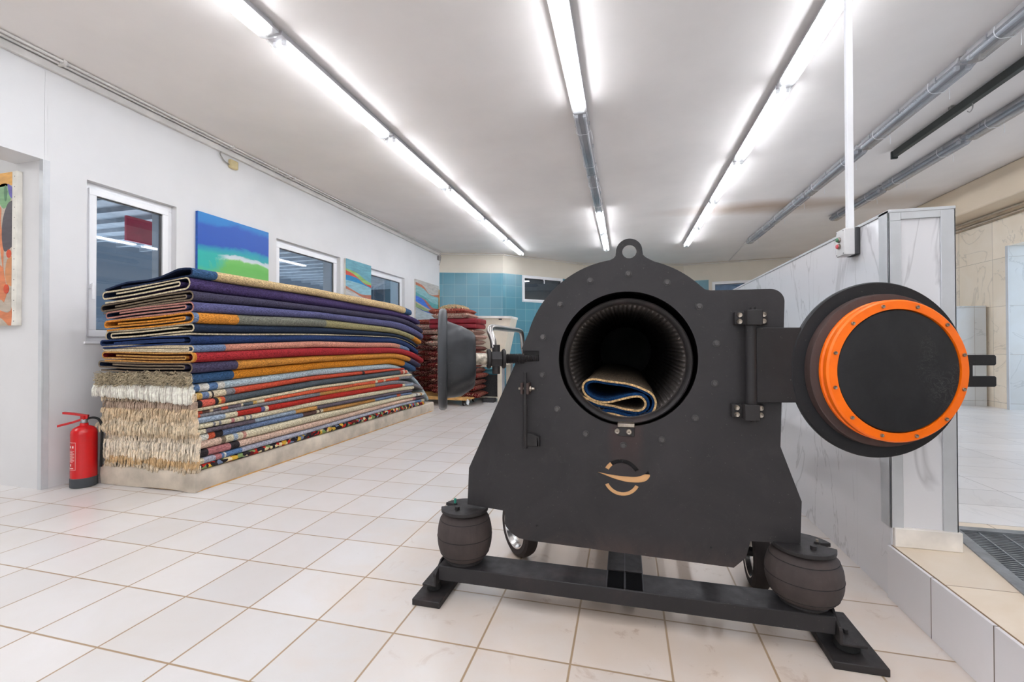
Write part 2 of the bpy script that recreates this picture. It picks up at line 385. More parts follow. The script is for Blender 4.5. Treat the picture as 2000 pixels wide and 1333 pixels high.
b = MB(); b.box(-8, 9, -4.2, -4.1, 0, ZC, WALL); struct(b.build('wall_behind'))
b = MB(); b.box(XW+.0005, XW+.004, 2.3625, 2.395, 0, 2.485, ALU); b.box(XW-.035, XW+.004, 2.352, 2.362, 0, 2.485, ALU); struct(b.build('trim_1'))
# back wall in facets
FAC = [(-4.243, 9.72), (-2.82, 10.2), (-1.05, 11.99), (1.54, 12.76), (4.95, 12.3), (6.0, 12.2)]
def facet(i, name, zt=2.795, mats=(TEAL, CREAMW), holes=(), tealto=None):
    A, B = Vector(FAC[i]), Vector(FAC[i+1]); L = (B-A).length; ang = math.atan2(B.y-A.y, B.x-A.x); b = MB()
    xs = [0]+[q for h in holes for q in h[:2]]+[L]
    def col_(x0, x1, z0, z1):
        if tealto is not None and x0 >= tealto-.001: b.box(x0, x1, 0, .1, z0, z1, mats[1]); return
        if tealto is not None and x1 > tealto: col_(x0, tealto, z0, z1); col_(tealto, x1, z0, z1); return
        if z1 <= zt: b.box(x0, x1, 0, .1, z0, z1, mats[0])
        elif z0 >= zt: b.box(x0, x1, .004, .1, z0, z1, mats[1])
        else: b.box(x0, x1, 0, .1, z0, zt, mats[0]); b.box(x0, x1, .004, .1, zt, z1, mats[1])
    cx = 0
    for (h0, h1, z0, z1) in holes:
        col_(cx, h0, 0, ZC); col_(h0, h1, 0, z0); col_(h0, h1, z1, ZC); cx = h1
    col_(cx, L, 0, ZC)
    o = struct(b.build(name)); o.location = (A.x, A.y, 0); o.rotation_euler = (0, 0, ang); return o, ang, A
facet(0, 'wall_back_left')
_, a2, A2 = facet(1, 'wall_back_angled', holes=[(.54, 1.80, 2.135, 2.80)])
facet(2, 'wall_back')
_, a4, A4 = facet(3, 'wall_back_right', holes=[(.70, 2.3, 1.7, 2.74)], tealto=.62)
facet(4, 'wall_back_far')
def window(name, L, H, loc, rot, fr=.055, sash=.06, depth=.05, handle=None, tilt=False, inside=1):
    # local: x along wall, y into the wall, z up
    root = bpy.data.objects.new(name, None); COL.objects.link(root); root.location = loc; root.rotation_euler = (0, 0, rot); struct(root)
    b = MB()
    def ring(x0, x1, z0, z1, w, y0, y1):
        b.box(x0, x1, y0, y1, z0, z0+w, WHITE); b.box(x0, x1, y0, y1, z1-w, z1, WHITE); b.box(x0, x0+w, y0, y1, z0+w, z1-w, WHITE); b.box(x1-w, x1, y0, y1, z0+w, z1-w, WHITE)
    ring(0, L, 0, H, fr, depth+.01, depth+.07); b.build('window_frame', root, .003, local=True)
    b = MB(); ring(fr*.8, L-fr*.8, fr*.8, H-fr*.8, sash, depth-.008, depth+.05); b.build('sash', root, .004, local=True)
    g = fr*.8+sash
    b = MB(); b.box(g-.006, L-g+.006, depth+.02, depth+.03, g-.006, H-g+.006, GLASS); b.build('pane', root, local=True)
    b = MB(); w = .012
    for (x0, x1, z0, z1) in ((g, L-g, g, g+w*.5), (g, L-g, H-g-w, H-g), (g, g+w*.5, g, H-g), (L-g-w*1.6, L-g, g, H-g)):
        b.box(x0, x1, depth+.008, depth+.02, z0, z1, GREYB)
    b.build('glazing_seal', root, local=True)
    if handle:
        hx, hz = handle; b = MB()
        b.box(hx-.014, hx+.014, depth-.022, depth-.008, hz-.03, hz+.03, WHITE); b.cyl((hx, 0, hz), .012, depth-.045, depth-.02, WHITE, 'Y', 12)
        b.box(hx-.011, hx+.011, depth-.055, depth-.04, hz-.12, hz+.014, WHITE); b.build('window_handle', root, .004, local=True)
    return root
# rot so that local +x = world +y, local +y = world -x  -> rotz = +90deg
window('window_1', 3.381-2.636, 2.435-1.112, (XW, 2.636, 1.112), PI/2, handle=(.052, .47), sash=.055)
window('window_2', 5.958-4.663, 2.43-1.112, (XW, 4.663, 1.112), PI/2, handle=(1.25, .62), sash=.055)
window('window_3', 8.004-6.70, 2.41-1.112, (XW, 6.70, 1.112), PI/2, handle=(.05, .62), sash=.055)
window('window_4', 1.26, .665, (A2.x+.54*math.cos(a2), A2.y+.54*math.sin(a2), 2.135), a2, fr=.03, sash=.05, depth=.0, handle=(.63, .60))
window('window_5', 1.6, 1.04, (A4.x+.70*math.cos(a4), A4.y+.70*math.sin(a4), 1.70), a4, fr=.03, sash=.05, depth=.0)
b = MB(); b.box(XW-.05, XW+.012, 2.62, 3.40, 1.095, 1.113, WHITE); struct(b.build('trim_2', bevel=.003))
# what stands outside the left windows: joisted canopy and dark hall beyond
OUTG = plain('outside_grey_metal', (150, 156, 162), .5, 0, .1); OUTD = plain('outside_dark_wall', (64, 72, 82), .7, 0, .1)
b = MB(); b.box(-9.5, XW-TK-.02, 2.52, 14, 3.05, 3.1, OUTG)
y = 2.6
while y < 13.9:
    b.box(-9.5, XW-TK-.02, y, y+.05, 2.985, 3.0495, OUTG); y += .42
struct(b.build('trim_canopy_outside'))
b = MB(); b.box(-9.6, -9.5, 2.52, 14, -.1, .9, OUTD); b.box(-9.5, XW-TK-.02, 13.9, 14, -.1, 3.1, OUTD); struct(b.build('wall_outside'))
b = MB(); b.box(-9.6, XW-TK-.02, 2.52, 14, -.1, -.02, OUTD); struct(b.build('floor_outside'))
PINK = plain('red_reflection', (226, 52, 84), .5)  # red panel added outside to imitate a red reflection in the glass
b = MB(); b.box(-6.62, -6.58, 4.55, 5.35, 2.52, 2.86, PINK); o = tag(b.build('reflection_panel', bevel=.004), 'added red panel outside the first window, imitating a red reflection in its glass', 'stand_in_panel')
# outside blind of the angled back window and outside of window_5
b = MB(); b.box(.45, 1.9, .12, .14, 2.05, 2.9, plain('dark_blind', (96, 98, 96), .7)); o = struct(b.build('wall_blind_outside')); o.location = (A2.x, A2.y, 0); o.rotation_euler = (0, 0, a2)
b = MB(); b.box(.6, 3.0, .5, .55, 1.5, 2.9, plain('pale_blue_outside', (150, 190, 220), .6)); b.box(.6, 3.0, .12, .45, 2.68, 2.72, WHITE); o = struct(b.build('wall_blue_outside')); o.location = (A4.x, A4.y, 0); o.rotation_euler = (0, 0, a4)
# right side: partition, step, side room
XP, ZS = 1.095, .226
b = MB(); b.box(XP, 1.32, 2.24, 7.0, 0, 1.64, PANEL); o = struct(b.build('wall_partition'))
b = MB(); b.box(XP+.001, 1.319, 2.234, 2.24, ZS, 1.64, PANELF); struct(b.build('wall_partition_end'))
b = MB()
w = .045; y0, y1 = 2.225, 2.233
b.box(XP-.006, XP+w*.9, y0, y1, .30, 1.605, ALU); b.box(XP-.006, XP, y0, 2.30, .30, 1.652, ALU)
b.box(1.32-w, 1.326, y0, y1, .30, 1.652, ALU); b.box(XP+w*.9, 1.32-w, y0, y1, 1.61, 1.652, ALU); b.box(XP-.006, 1.326, y0-.002, 7.0, 1.64, 1.653, ALU)
b.box(XP-.006, XP+w*.9, y0, y1, 1.605, 1.652, ALU); b.box(1.32, 1.326, y0, 2.30, .30, 1.652, ALU)
struct(b.build('trim_3', bevel=.0015))
b = MB(); b.box(XP+.004, 1.335, 2.215, 2.236, ZS, .305, plain('white_tile_foot', (232, 226, 218), .3)); struct(b.build('baseboard_partition', bevel=.003))
b = MB(); b.prism([(XP, -4.1), (1.19, -4.1), (1.19, 1.28), (1.445, 2.52), (3.4, 2.54), (3.4, 2.60), (1.3205, 2.60), (1.3205, 2.2395), (XP, 2.2395)], 0, ZS, STEPM)
o = b.build('floor_step', bevel=.004)
struct(o)
b = MB(); b.box(XP-.012, XP-.0005, -4.1, 2.24, 0, ZS-.004, RISERM); struct(b.build('trim_4'))
b = MB(); b.box(1.32, 9, 2.60, 13.5, 0, ZS-.001, ROOMF); b.box(1.2, 9, -4.1, 2.53, 0, .10, PIT); struct(b.build('floor_side_room'))
# drain grate with skewed near edge
t = thing('drain_grate', 'galvanised steel floor grate beside the low step in the side room', 'grate', (1.9, 1.4, ZS-.1))
A, B_, C_, D_ = (1.46, 2.50), (1.02+.18, 1.30), (2.9, 1.30), (2.9, 2.52)
def lerp(p, q, s): return (p[0]+(q[0]-p[0])*s, p[1]+(q[1]-p[1])*s)
b = MB()
def strip(p, q, w, z0, z1, mt):
    p, q = Vector(p), Vector(q); d = (q-p).normalized(); n = Vector((-d.y, d.x))*w/2
    b.prism([tuple(p+n), tuple(p-n), tuple(q-n), tuple(q+n)], z0, z1, mt)
strip(A, B_, .045, ZS-.03, ZS+.006, GALV); strip(A, D_, .045, ZS-.03, ZS+.006, GALV); b.build('frame', t)
b = MB(); n = 64
for i in range(1, n):
    s_ = i/n; p, q = lerp(A, B_, s_), lerp(D_, C_, s_); strip((p[0]+.02, p[1]), (q[0], q[1]), .005, ZS-.025, ZS-.002, GALV)
for i in range(1, 16):
    s_ = i/16; p, q = lerp(A, D_, s_), lerp(B_, C_, s_); strip((p[0], p[1]-.02), q, .006, ZS-.012, ZS-.0, GALV)
b.build('bars', t)
b = MB()
b.prism([(1.32, 2.6), (1.32, 1.0), (1.14, 1.0), (1.445, 2.52), (3.2, 2.54), (3.2, 2.6)], .10, ZS-.001, STEPM)
# right wall along depth, header above the opening, bluish facing wall
XR = 4.84
b = MB(); b.box(XR, XR+.3, 7.2, 13.4, 0, ZC, MARB); b.box(XR, XR+.3, -4.1, 7.2, 2.36, ZC, MARB); b.box(XR, XR+.3, -4.1, 1.0, 0, 2.36, MARB); struct(b.build('wall_right'))
b = MB(); b.box(XR+.001, 7.8, 7.185, 7.199, 0, 2.359, MARBX); struct(b.build('wall_alcove'))
b = MB(); b.box(3.2, 4.80, 7.5, 7.62, ZS, 1.605, MARBX); struct(b.build('wall_low'))
b = MB(); b.box(XR-.012, XR, 7.175, 7.215, ZS, 2.36, ALU); struct(b.build('trim_5'))
b = MB(); b.box(7.8, 7.9, -4.1, 13.4, 0, .9, WALL); b.box(7.8, 7.9, -4.1, 2.0, .9, ZC, WALL); b.box(7.8, 7.9, 7.2, 13.4, .9, ZC, WALL); b.box(7.8, 7.9, 2.0, 7.2, 2.9, ZC, WALL); struct(b.build('wall_right_outer'))
b = MB(); b.box(XR-.35, XR+.001, -4.1, 12.32, 2.86, ZC, BEAMM); struct(b.build('trim_beam', bevel=.02))
b = MB()
for (x, z, r) in ((XR-.03, 2.80, .022), (XR-.025, 2.745, .012)): b.tube([(x, -4, z), (x, 8.3, z), (x, 12.2, z)], r, plain('stained_pipe', (150, 132, 110), .5, 0, .15), 10)
tag(b.build('water_pipe'), 'pair of stained pipes running under the ceiling beam in the side room', 'pipe')
# ------------------------------------------------------------------ ceiling runs on the left wall
t = thing('cable_trunking', 'white cable trunking and conduit along the top of the left wall', 'trunking', (XW, 4, 3.2))
b = MB(); b.box(XW, XW+.035, -4.0, 9.70, 3.175, 3.235, PIPEW); b.build('trunking', t, .006)
b = MB(); b.tube([(XW+.065, -4, 3.238), (XW+.065, 9.66, 3.238)], .011, PIPEW, 8); b.tube([(XW+.105, -4, 3.244), (XW+.105, 9.66, 3.244)], .010, PIPEW, 8); b.build('conduit', t)
for yy in (2.42, 3.92, 4.55, 4.75, 4.85, 6.1, 7.6, 8.2):
    b = MB(); b.box(XW+.05, XW+.12, yy-.012, yy+.012, 3.222, 3.259, PIPEW); b.build('clip', t, .003)
b = MB(); b.box(XW, XW+.05, 9.58, 9.68, 3.07, 3.16, WIRE); b.tube(bez([(XW+.04, 9.62, 3.2), (XW+.09, 9.6, 3.14), (XW+.06, 9.62, 3.02), (XW+.02, 9.64, 2.95)]), .006, WIRE, 6); b.build('junction', t, .004)
t = thing('junction_box', 'small yellowed plastic junction box high on the left wall', 'junction box', (XW, 4.0, 3.05))
b = MB(); b.box(XW, XW+.045, 3.955, 4.055, 3.045, 3.14, YEL); b.build('housing', t, .012); b = MB(); b.tube(bez([(XW+.02, 3.955, 3.08), (XW+.025, 3.89, 3.09), (XW+.025, 3.84, 3.14), (XW+.02, 3.85, 3.175)]), .006, WIRE, 6); b.build('cable', t)
b = MB()
for i in range(4):
    A, B = Vector(FAC[i]), Vector(FAC[i+1]); d = (B-A).normalized(); nn = Vector((d.y, -d.x))*.03
    b.tube([(*(A+nn), 3.225), (*(B+nn), 3.225)], .011, PIPEW, 8)
tag(b.build('conduit_run'), 'thin white conduit along the top of the angled back wall', 'conduit')
b = MB(); b.tube([(2.47, 9.8, 3.235), (2.6, 12.5, 3.235)], .010, PIPEW, 8); tag(b.build('conduit_run'), 'white conduit crossing the ceiling from the unlit light row to the back wall', 'conduit')
# ------------------------------------------------------------------ fluorescent fixtures
LB = 1.50
def make_fixture(lit):
    t = thing('fluorescent_light', '', 'ceiling light')
    b = MB(); b.box(-.040, .040, .03, LB-.03, -.040, 0, FIXG); b.build('mount_spine', t, .004, local=True)
    b = MB(); b.box(-.064, .064, .0, LB, -.0585, -.040, FIXG); b.build('housing', t, .003, local=True)
    b = MB(); W2 = .064; prof = [(-W2, -.058), (-W2*.98, -.078), (-W2*.72, -.103), (-W2*.4, -.108), (W2*.4, -.108), (W2*.72, -.103), (W2*.98, -.078), (W2, -.058)]
    vs = [(x, y, z) for (y, s_) in ((.0, .55), (.045, 1), (LB-.045, 1), (LB, .55)) for (x, z) in [(px, -.058+(pz+.058)*s_) for px, pz in prof]]
    n = len(prof); fs = [(i*n+k, i*n+k+1, (i+1)*n+k+1, (i+1)*n+k) for i in range(3) for k in range(n-1)]
    b.add(vs, fs, DIFFON if lit else DIFFOFF); b.build('clear_cover', t, local=True)
    for x in (-.036, .036):
        b = MB(); b.cyl((x, 0, -.074), .013, .07, LB-.07, TUBEON if lit else TUBEOFF, 'Y', 8); b.build('tube', t, local=True)
        for y in (.045, LB-.07):
            b = MB(); b.box(x-.014, x+.014, y, y+.025, -.090, -.058, WHITE); b.build('lamp_holder', t, .003, local=True)
    if not lit:
        for y in ((.25, LB/2, LB-.25)):
            for sx in (-1, 1):
                b = MB(); b.box(sx*.060, sx*.070, y-.01, y+.01, -.066, -.03, ALUM); b.build('clip', t, local=True)
        for y in (.33, LB-.33):
            b = MB(); b.tube(bez([(-.068, y, -.03), (-.070, y, -.08), (-.045, y, -.112), (0, y, -.116), (.045, y, -.112), (.070, y, -.08), (.085, y+.01, -.12), (.09, y+.02, -.17)], 4), .0022, WHITE, 5); b.build('cable_tie', t, local=True)
    return t
on = make_fixture(True); off = make_fixture(False)
used = {True: False, False: False}
ORD = ['first', 'second', 'third', 'fourth', 'fifth', 'sixth', 'seventh', 'eighth', 'ninth']
PITCHY = 1.52
def row(x, y0, n0, n1, litf, rowname, group):
    for k in range(n0, n1+1):
        lit = litf(k); p = on if lit else off; loc = (x, y0+PITCHY*k+.01, ZC)
        lab = '%s tube light, %s, %s from its far end' % ('lit' if lit else 'unlit', rowname, ORD[n1-k])
        if not used[lit]: used[lit] = True; p.location = loc; r = p; r['label'] = lab
        else: r = dup(p, loc, None, lab)
        r['group'] = group
row(-2.33, 2.52, -4, 4, lambda k: True, 'row nearest the left wall', 'lights of the left row')
row(-.39, 2.52, -4, 4, lambda k: k not in (1, 2), 'middle row', 'lights of the middle row')
row(1.275, 2.52, -4, 4, lambda k: True, 'all lit right row', 'lights of the lit right row')
row(2.5, 2.52, 0, 4, lambda k: False, 'dark row behind the white pole', 'unlit lights behind the white pole')
row(3.42, 2.52, 1, 3, lambda k: False, 'dark row nearest the side room', 'unlit lights nearest the side room')
t = thing('ceiling_rail', 'long dark green black rail fixed under the ceiling between two unlit light rows', 'rail', (2.93, 4, 3.2))
b = MB(); b.box(2.905, 2.955, .8, 5.84, 3.17, 3.24, BLKRAIL); b.build('channel', t, .004)
b = MB(); b.box(2.90, 2.96, 5.84, 5.87, 3.155, 3.24, BLKRAIL); b.build('end_cap', t, .004)
b = MB(); b.tube(bez([(2.93, 4.7, 3.17), (2.93, 4.7, 3.13), (2.93, 4.73, 3.11), (2.93, 4.76, 3.13)]), .005, WIRE, 6); b.build('hook', t)
for yy in (1.5, 3.2, 4.9):
    b = MB(); b.box(2.895, 2.965, yy, yy+.04, 3.235, ZC, WIRE); b.build('bracket', t)
# switch box on pole
t = thing('switch_box', 'white push button switch box at the foot of the white pole', 'switch box', (1.06, 2.5, 1.5))
b = MB(); b.box(1.028, 1.074, 2.47, 2.556, 1.513, 1.642, plain('switch_white', (212, 210, 208), .4)); b.build('cover', t, .004)
b = MB(); b.box(1.074, XP, 2.468, 2.558, 1.513, 1.644, GREYB); b.build('back_box', t, .003)
for z, mt, nm in ((1.594, GREEN, 'green'), (1.562, REDB, 'red')):
    b = MB(); b.cyl((0, 2.517, z), .0135, 1.019, 1.028, SCREW, 'X', 20, .002); b.lathe([(0, 1.012), (.007, 1.012), (.0105, 1.015), (.0105, 1.02), (0, 1.02)], mt, 'X', (0, 2.517, z), 20); o = b.build('button', t); o['label'] = nm+' button'
for (yy, zz) in ((2.478, 1.522), (2.548, 1.522), (2.478, 1.633), (2.548, 1.633)):
    b = MB(); b.cyl((0, yy, zz), .003, 1.0268, 1.0285, GREYB, 'X', 8); b.build('screw', t)
t = thing('conduit_pole', 'white square conduit pole from the switch box up to the ceiling', 'pole', (1.07, 2.51, 1.64))
b = MB(); b.box(1.055, 1.083, 2.495, 2.523, 1.644, ZC, WHITE); b.build('pole_tube', t, .003)
# ------------------------------------------------------------------ the drum machine
YP = 1.83
MC = thing('rug_centrifuge', 'large black steel rug spinning machine with round drum opening and open orange ringed door', 'machine', (0, YP, 0))
def arc(cx, cz, r, a0, a1, n):
    return [(cx+r*math.cos(math.radians(a0+(a1-a0)*i/n)), cz+r*math.sin(math.radians(a0+(a1-a0)*i/n))) for i in range(n+1)]
CX, CZ, CR = -.005, 1.02, .405
outline = []
# eye and neck
outline += [(-.060, 1.421), (-.044, 1.428), (-.036, 1.437), (-.034, 1.452)]
outline += arc(.017, 1.453, .051, 178, 2, 22)
outline += [(.070, 1.437), (.078, 1.428), (.094, 1.418)]
outline += arc(CX, CZ, CR, 73, 43, 14)[:-1] + [(.297, 1.292), (.318, 1.287)]
outline += arc(.522, 1.238, .048, 90, 0, 10)
outline += [(.567, 1.142), (.553, .703), (.621, .507), (.616, .353), (.451, .345), (.434, .280), (.393, .239), (-.386, .257), (-.437, .262), (-.470, .280), (-.493, .304), (-.500, .318), (-.499, .372), (-.668, .385), (-.661, .544), (-.447, 1.011), (-.349, 1.011), (-.349, 1.055), (-.418, 1.055), (-.424, 1.064)]
outline += arc(CX, CZ, CR, 164, 98, 26)
def curve_plate(name, loops, y, th, mat, parent, bevel=.0015):
    cu = bpy.data.curves.new(name, 'CURVE'); cu.dimensions = '2D'; cu.fill_mode = 'BOTH'; cu.extrude = th/2
    for lp in loops:
        sp = cu.splines.new('POLY'); sp.points.add(len(lp)-1)
        for i, (x, z) in enumerate(lp): sp.points[i].co = (x, z, 0, 1)
        sp.use_cyclic_u = True
    tmp = bpy.data.objects.new(name, cu); COL.objects.link(tmp)
    dg = bpy.context.evaluated_depsgraph_get(); me = bpy.data.meshes.new_from_object(tmp.evaluated_get(dg))
    b = MB(); vs = [(v.co.x, y-v.co.z, v.co.y) for v in me.vertices]; fs = [tuple(p.vertices) for p in me.polygons]
    b.add(vs, fs, mat); bpy.data.objects.remove(tmp); bpy.data.meshes.remove(me)
    return b.build(name, parent, smooth=25)
hole = arc(.003, 1.023, .270, 0, 360, 96)[:-1]; eyeh = arc(.018, 1.453, .028, 0, 360, 28)[:-1]
ecx, ecz = -.015, .548
def arcband(a0, a1, r0, r1): return arc(ecx, ecz, r1, a0, a1, 16)+arc(ecx, ecz, r0, a1, a0, 16)
up_ = arcband(152, 28, .058, .074); lo_ = arcband(206, 334, .058, .073)
swoosh = bez([(-.110, .563), (-.080, .553), (-.044, .541), (.0, .532), (.026, .531), (.055, .533), (.078, .541), (.091, .556), (.093, .565)], 4)+[(.086, .583)]+bez([(.074, .568), (.045, .556), (.006, .554), (-.054, .557), (-.108, .5645)], 4)
small = [arc(-.360, .322, .004, 0, 360, 10)[:-1], arc(.313, .306, .004, 0, 360, 10)[:-1]]
plate = curve_plate('front_plate', [outline, hole, eyeh, up_, lo_, swoosh]+small, YP+.0075, .015, PLATEM, MC)
# tan sheets added in the emblem cut-outs, standing in for the lit floor beyond
bb = MB()
def flat(pts, y0, y1): bb.prism(pts, y0, y1, CUT_TAN, 'Y')
flat(arcband(153, 128, .056, .076), YP+.004, YP+.008); flat(arcband(205, 335, .056, .075), YP+.004, YP+.008)
bb.box(-.112, .095, YP+.004, YP+.008, .5305, .566, CUT_TAN)
e = MB(); e.box(-.125, .105, YP+.0152, YP+.019, .455, .64, DARK); eb = e.build('emblem_backing', MC)
e = bb.build('emblem', MC); e['label'] = 'tan sheets added in the ringed planet shaped cut-outs for the floor beyond'
# bolts around the drum opening
def sharedmesh(mb, name):
    o = mb.build(name); me = o.data; bpy.data.objects.remove(o); return me
b = MB(); b.lathe([(0, -.011), (.0085, -.011), (.0105, -.009), (.0105, 0), (0, 0)], BOLTM, 'Y', (0, 0, 0), 6); b.cyl((0, 0, 0), .013, -.003, 0, BOLTM, 'Y', 14); BOLT = sharedmesh(b, 'bolt')
def place(me, name, loc, parent, rot=(0, 0, 0)):
    o = bpy.data.objects.new(name, me); COL.objects.link(o); o.parent = parent
    root = Vector(LOC.get(parent.name, (0, 0, 0))) if parent.parent is None else Vector(LOC[parent.parent.name])
    o.location = Vector(loc)-root if parent.parent is None else Vector(loc)
    o.rotation_euler = rot; return o
for (x, z) in [(.014, 1.363), (-.137, 1.341), (.16, 1.323), (.277, 1.226), (.337, 1.084), (.33, .932), (.26, .797), (.138, .708), (-.156, .717), (-.273, .814), (-.335, .955), (-.332, 1.112), (-.26, 1.247), (-.008, .679)]:
    place(BOLT, 'bolt', (x, YP, z), MC, (0, random.uniform(0, 1), 0))
# drum: rim, ribbed bore, shell
b = MB()
b.lathe([(.236, 1.885), (.244, 1.872), (.252, 1.868), (.257, 1.872), (.258, 1.885), (.258, 2.0), (.236, 2.0), (.236, 1.885)], BLK2, 'Y', (.003, 0, 1.013), 96); b.build('drum_rim', MC)
b = MB(); nr = 76; seg = nr*8
vs = []; ysd = [1.90, 1.94, 1.945, 2.3, 2.8, 3.5, 4.3]
for j, y in enumerate(ysd):
    for i in range(seg):
        a = 2*PI*i/seg; r = .2355 if j < 2 else .2345-.0075*(0.5+0.5*math.cos(a*nr))
        vs.append((.003+r*math.cos(a), y, 1.013+r*math.sin(a)))
fs = [(j*seg+i, j*seg+(i+1) % seg, (j+1)*seg+(i+1) % seg, (j+1)*seg+i) for j in range(len(ysd)-1) for i in range(seg)]
b.add(vs, fs, RIBM); b.add([(.003+.24*math.cos(2*PI*i/48), 4.3, 1.013+.24*math.sin(2*PI*i/48)) for i in range(48)], [tuple(range(48))], DARK)
b.build('ribbed_drum', MC, smooth=50)
b = MB(); b.lathe([(.285, YP+.016), (.30, YP+.016), (.30, 4.4), (0, 4.4)], BLK2, 'Y', (.003, 0, 1.013), 64)
b.lathe([(.285, YP+.016), (.285, 4.35), (0, 4.35)], DARK, 'Y', (.003, 0, 1.013), 64); b.build('drum_casing', MC)
b = MB(); b.box(-.03, .035, YP-.012, YP+.05, .752, .766, SCREW); b.box(-.03, .035, YP-.006, YP, .715, .752, BLK2); b.build('bottom_clip', MC, .002)
for (x, z) in ((-.032+.0, .734), (.014, .733)):
    b = MB(); b.lathe([(0, YP-.004), (.003, YP-.011), (.009, YP-.012), (.0115, YP-.009), (.0115, YP-.006), (0, YP-.006)], SCREW, 'Y', (x, 0, z), 18); b.build('clip_screw', MC)
# hinge
for z0, z1, xs in ((1.149, 1.205, (.395, .505)), (.805, .862, (.384, .494))):
    b = MB(); b.box(xs[0], xs[1], YP-.030, YP, z0+.004, z1-.004, BLK2); b.box(xs[0]+.033, xs[0]+.083, YP-.075, YP-.028, z0, z1, BLK2)
    h = b.build('hinge_block', MC, .003)
    for sx in (xs[0]+.016, xs[1]-.014):
        for sz in (z0+.016, z1-.016):
            b = MB(); b.lathe([(0, YP-.031), (.005, YP-.034), (.009, YP-.036), (.0095, YP-.030), (0, YP-.030)], SCREW, 'Y', (sx, 0, sz), 12); b.build('screw', h)
b = MB(); b.cyl((.445, YP-.048, 0), .018, .862, 1.149, BLK, 'Z', 24); b.cyl((.452, YP-.048, 0), .011, .798, 1.215, BLK2, 'Z', 16); b.build('hinge_rod', MC)
HX, HY = .445, YP-.048
class DB(MB):
    # door parts: local x along the open door from the hinge, y = depth, turned past the plate
    def build(s, *a, **k):
        s.v = [(HX+.969*x-.247*y, HY+.247*x+.969*y, z) for x, y, z in s.v]; return MB.build(s, *a, **k)
b = DB(); b.box(.014, .22, -.012, .010, .869, 1.141, BLK); b.build('door_arm', MC, .003)
DX, DZ = .455, .987
b = DB(); b.lathe([(0, .004), (.310, .004), (.317, .001), (.318, -.010), (.314, -.016), (.26, -.016), (.0, -.016)], BLKDISC, 'Y', (DX, 0, DZ), 128)
door = b.build('door_disc', MC)
b = DB(); b.lathe([(.18, -.016), (.272, -.016), (.273, -.020), (.271, -.044), (.266, -.047), (.20, -.047)], RUST, 'Y', (DX, 0, DZ), 96); b.build('backing_ring', door)
RX = .457
b = DB(); b.lathe([(.20, -.046), (.236, -.046), (.247, -.052), (.2475, -.062), (.243, -.067), (.246, -.072), (.2465, -.088), (.241, -.094), (.214, -.096), (.213, -.085)], ORANGE, 'Y', (RX, 0, DZ), 128); o = b.build('seal_ring', door); o['label'] = 'bright orange rubber seal ring'
b = DB(); b.lathe([(0, -.0935), (.204, -.0935), (.209, -.0925), (.2115, -.089), (.212, -.07), (0, -.07)], DISCM, 'Y', (RX, 0, DZ), 96); b.build('centre_plate', door)
for i in range(12):
    a = math.radians(14+i*30); b = DB(); b.lathe([(0, -.0975), (.003, -.1), (.0055, -.1005), (.0062, -.0985), (.0062, -.0955), (0, -.0955)], SCREW, 'Y', (RX+.2285*math.cos(a), 0, DZ+.2285*math.sin(a)), 14); b.build('ring_screw', door)
b = DB(); f0 = DX+.24
b.prism([(f0, 1.040), (.880, 1.040), (.885, 1.035), (.885, 1.007), (.880, 1.002), (.800, 1.002), (.800, .963), (.880, .963), (.885, .958), (.885, .929), (.880, .924), (f0, .924)], -.008, .010, BLKDISC, 'Y'); b.build('latch_fork', door, .0015)
# clamp screw with hand wheel on the left
HZ = 1.022
class CB(MB):
    # clamp parts: swung towards the viewer about the slot in the plate
    def build(s, *a, **k):
        out = []
        for (x, y, z) in s.v:
            q = (-.35-x)*.90; w_ = (y-YP)*.93
            out.append((-.35-.924*q-.383*w_, 1.838-.383*q+.924*w_, HZ+(z-HZ)*.94))
        s.v = out; return MB.build(s, *a, **k)
b = CB()
b.lathe([(0, -.815), (.190, -.815), (.213, -.812), (.219, -.803), (.219, -.788), (.213, -.779), (.190, -.776), (0, -.776)], GREYC, 'X', (0, YP, HZ), 96)
hw = b.build('hand_wheel', MC)
b = CB(); prof = [(.168, -.785), (.166, -.770), (.161, -.745), (.149, -.710), (.133, -.678), (.122, -.660), (.110, -.652), (.0, -.651)]
b.lathe(prof, GREYC, 'X', (0, YP, HZ), 120, mod=lambda a, h: 1+.10*math.cos(5*a+1.2)*min(1, ( -.70-h)/-.08+1.0 if h < -.70 else .6)); b.build('wheel_hub', hw, smooth=60)
b = CB(); b.cyl((0, YP, HZ), .026, -.66, -.585, SILVER, 'X', 24, .002); b.build('silver_collar', MC)
b = CB(); b.cyl((0, YP, HZ), .043, -.596, -.578, BLK2, 'X', 20, .004); b.cyl((0, YP, HZ), .037, -.578, -.526, BLK, 'X', 6, .003); b.cyl((0, YP, HZ), .043, -.526, -.510, BLK2, 'X', 20, .004)
b.cyl((-.553, YP, 0), .018, HZ+.03, HZ+.062, BLK2, 'Z', 16); b.cyl((-.553, YP, 0), .018, HZ-.066, HZ-.03, BLK2, 'Z', 16); b.build('hex_nut', MC)
b = CB(); pr = [(0, -.51)]; x = -.51
while x < -.425: pr += [(.0185, x), (.0235, x+.0035)]; x += .007
while x < -.350: pr += [(.012, x), (.0155, x+.003)]; x += .006
pr += [(0, -.349)]; b.lathe(pr, BLK2, 'X', (0, YP+.008, HZ), 24); b.build('threaded_rod', MC, smooth=20)
b = MB(); b.tube(bez([(-.528, 1.765, 1.066), (-.535, 1.775, 1.10), (-.552, 1.79, 1.135), (-.560, 1.82, 1.149), (-.565, 1.90, 1.158), (-.60, 2.30, 1.163), (-.62, 2.60, 1.166), (-.617, 2.66, 1.15), (-.612, 2.67, 1.08), (-.60, 2.67, 1.0)], 6), .0135, STAIN, 16); o = b.build('bent_handle', MC); o['label'] = 'brushed stainless steel bent handle'
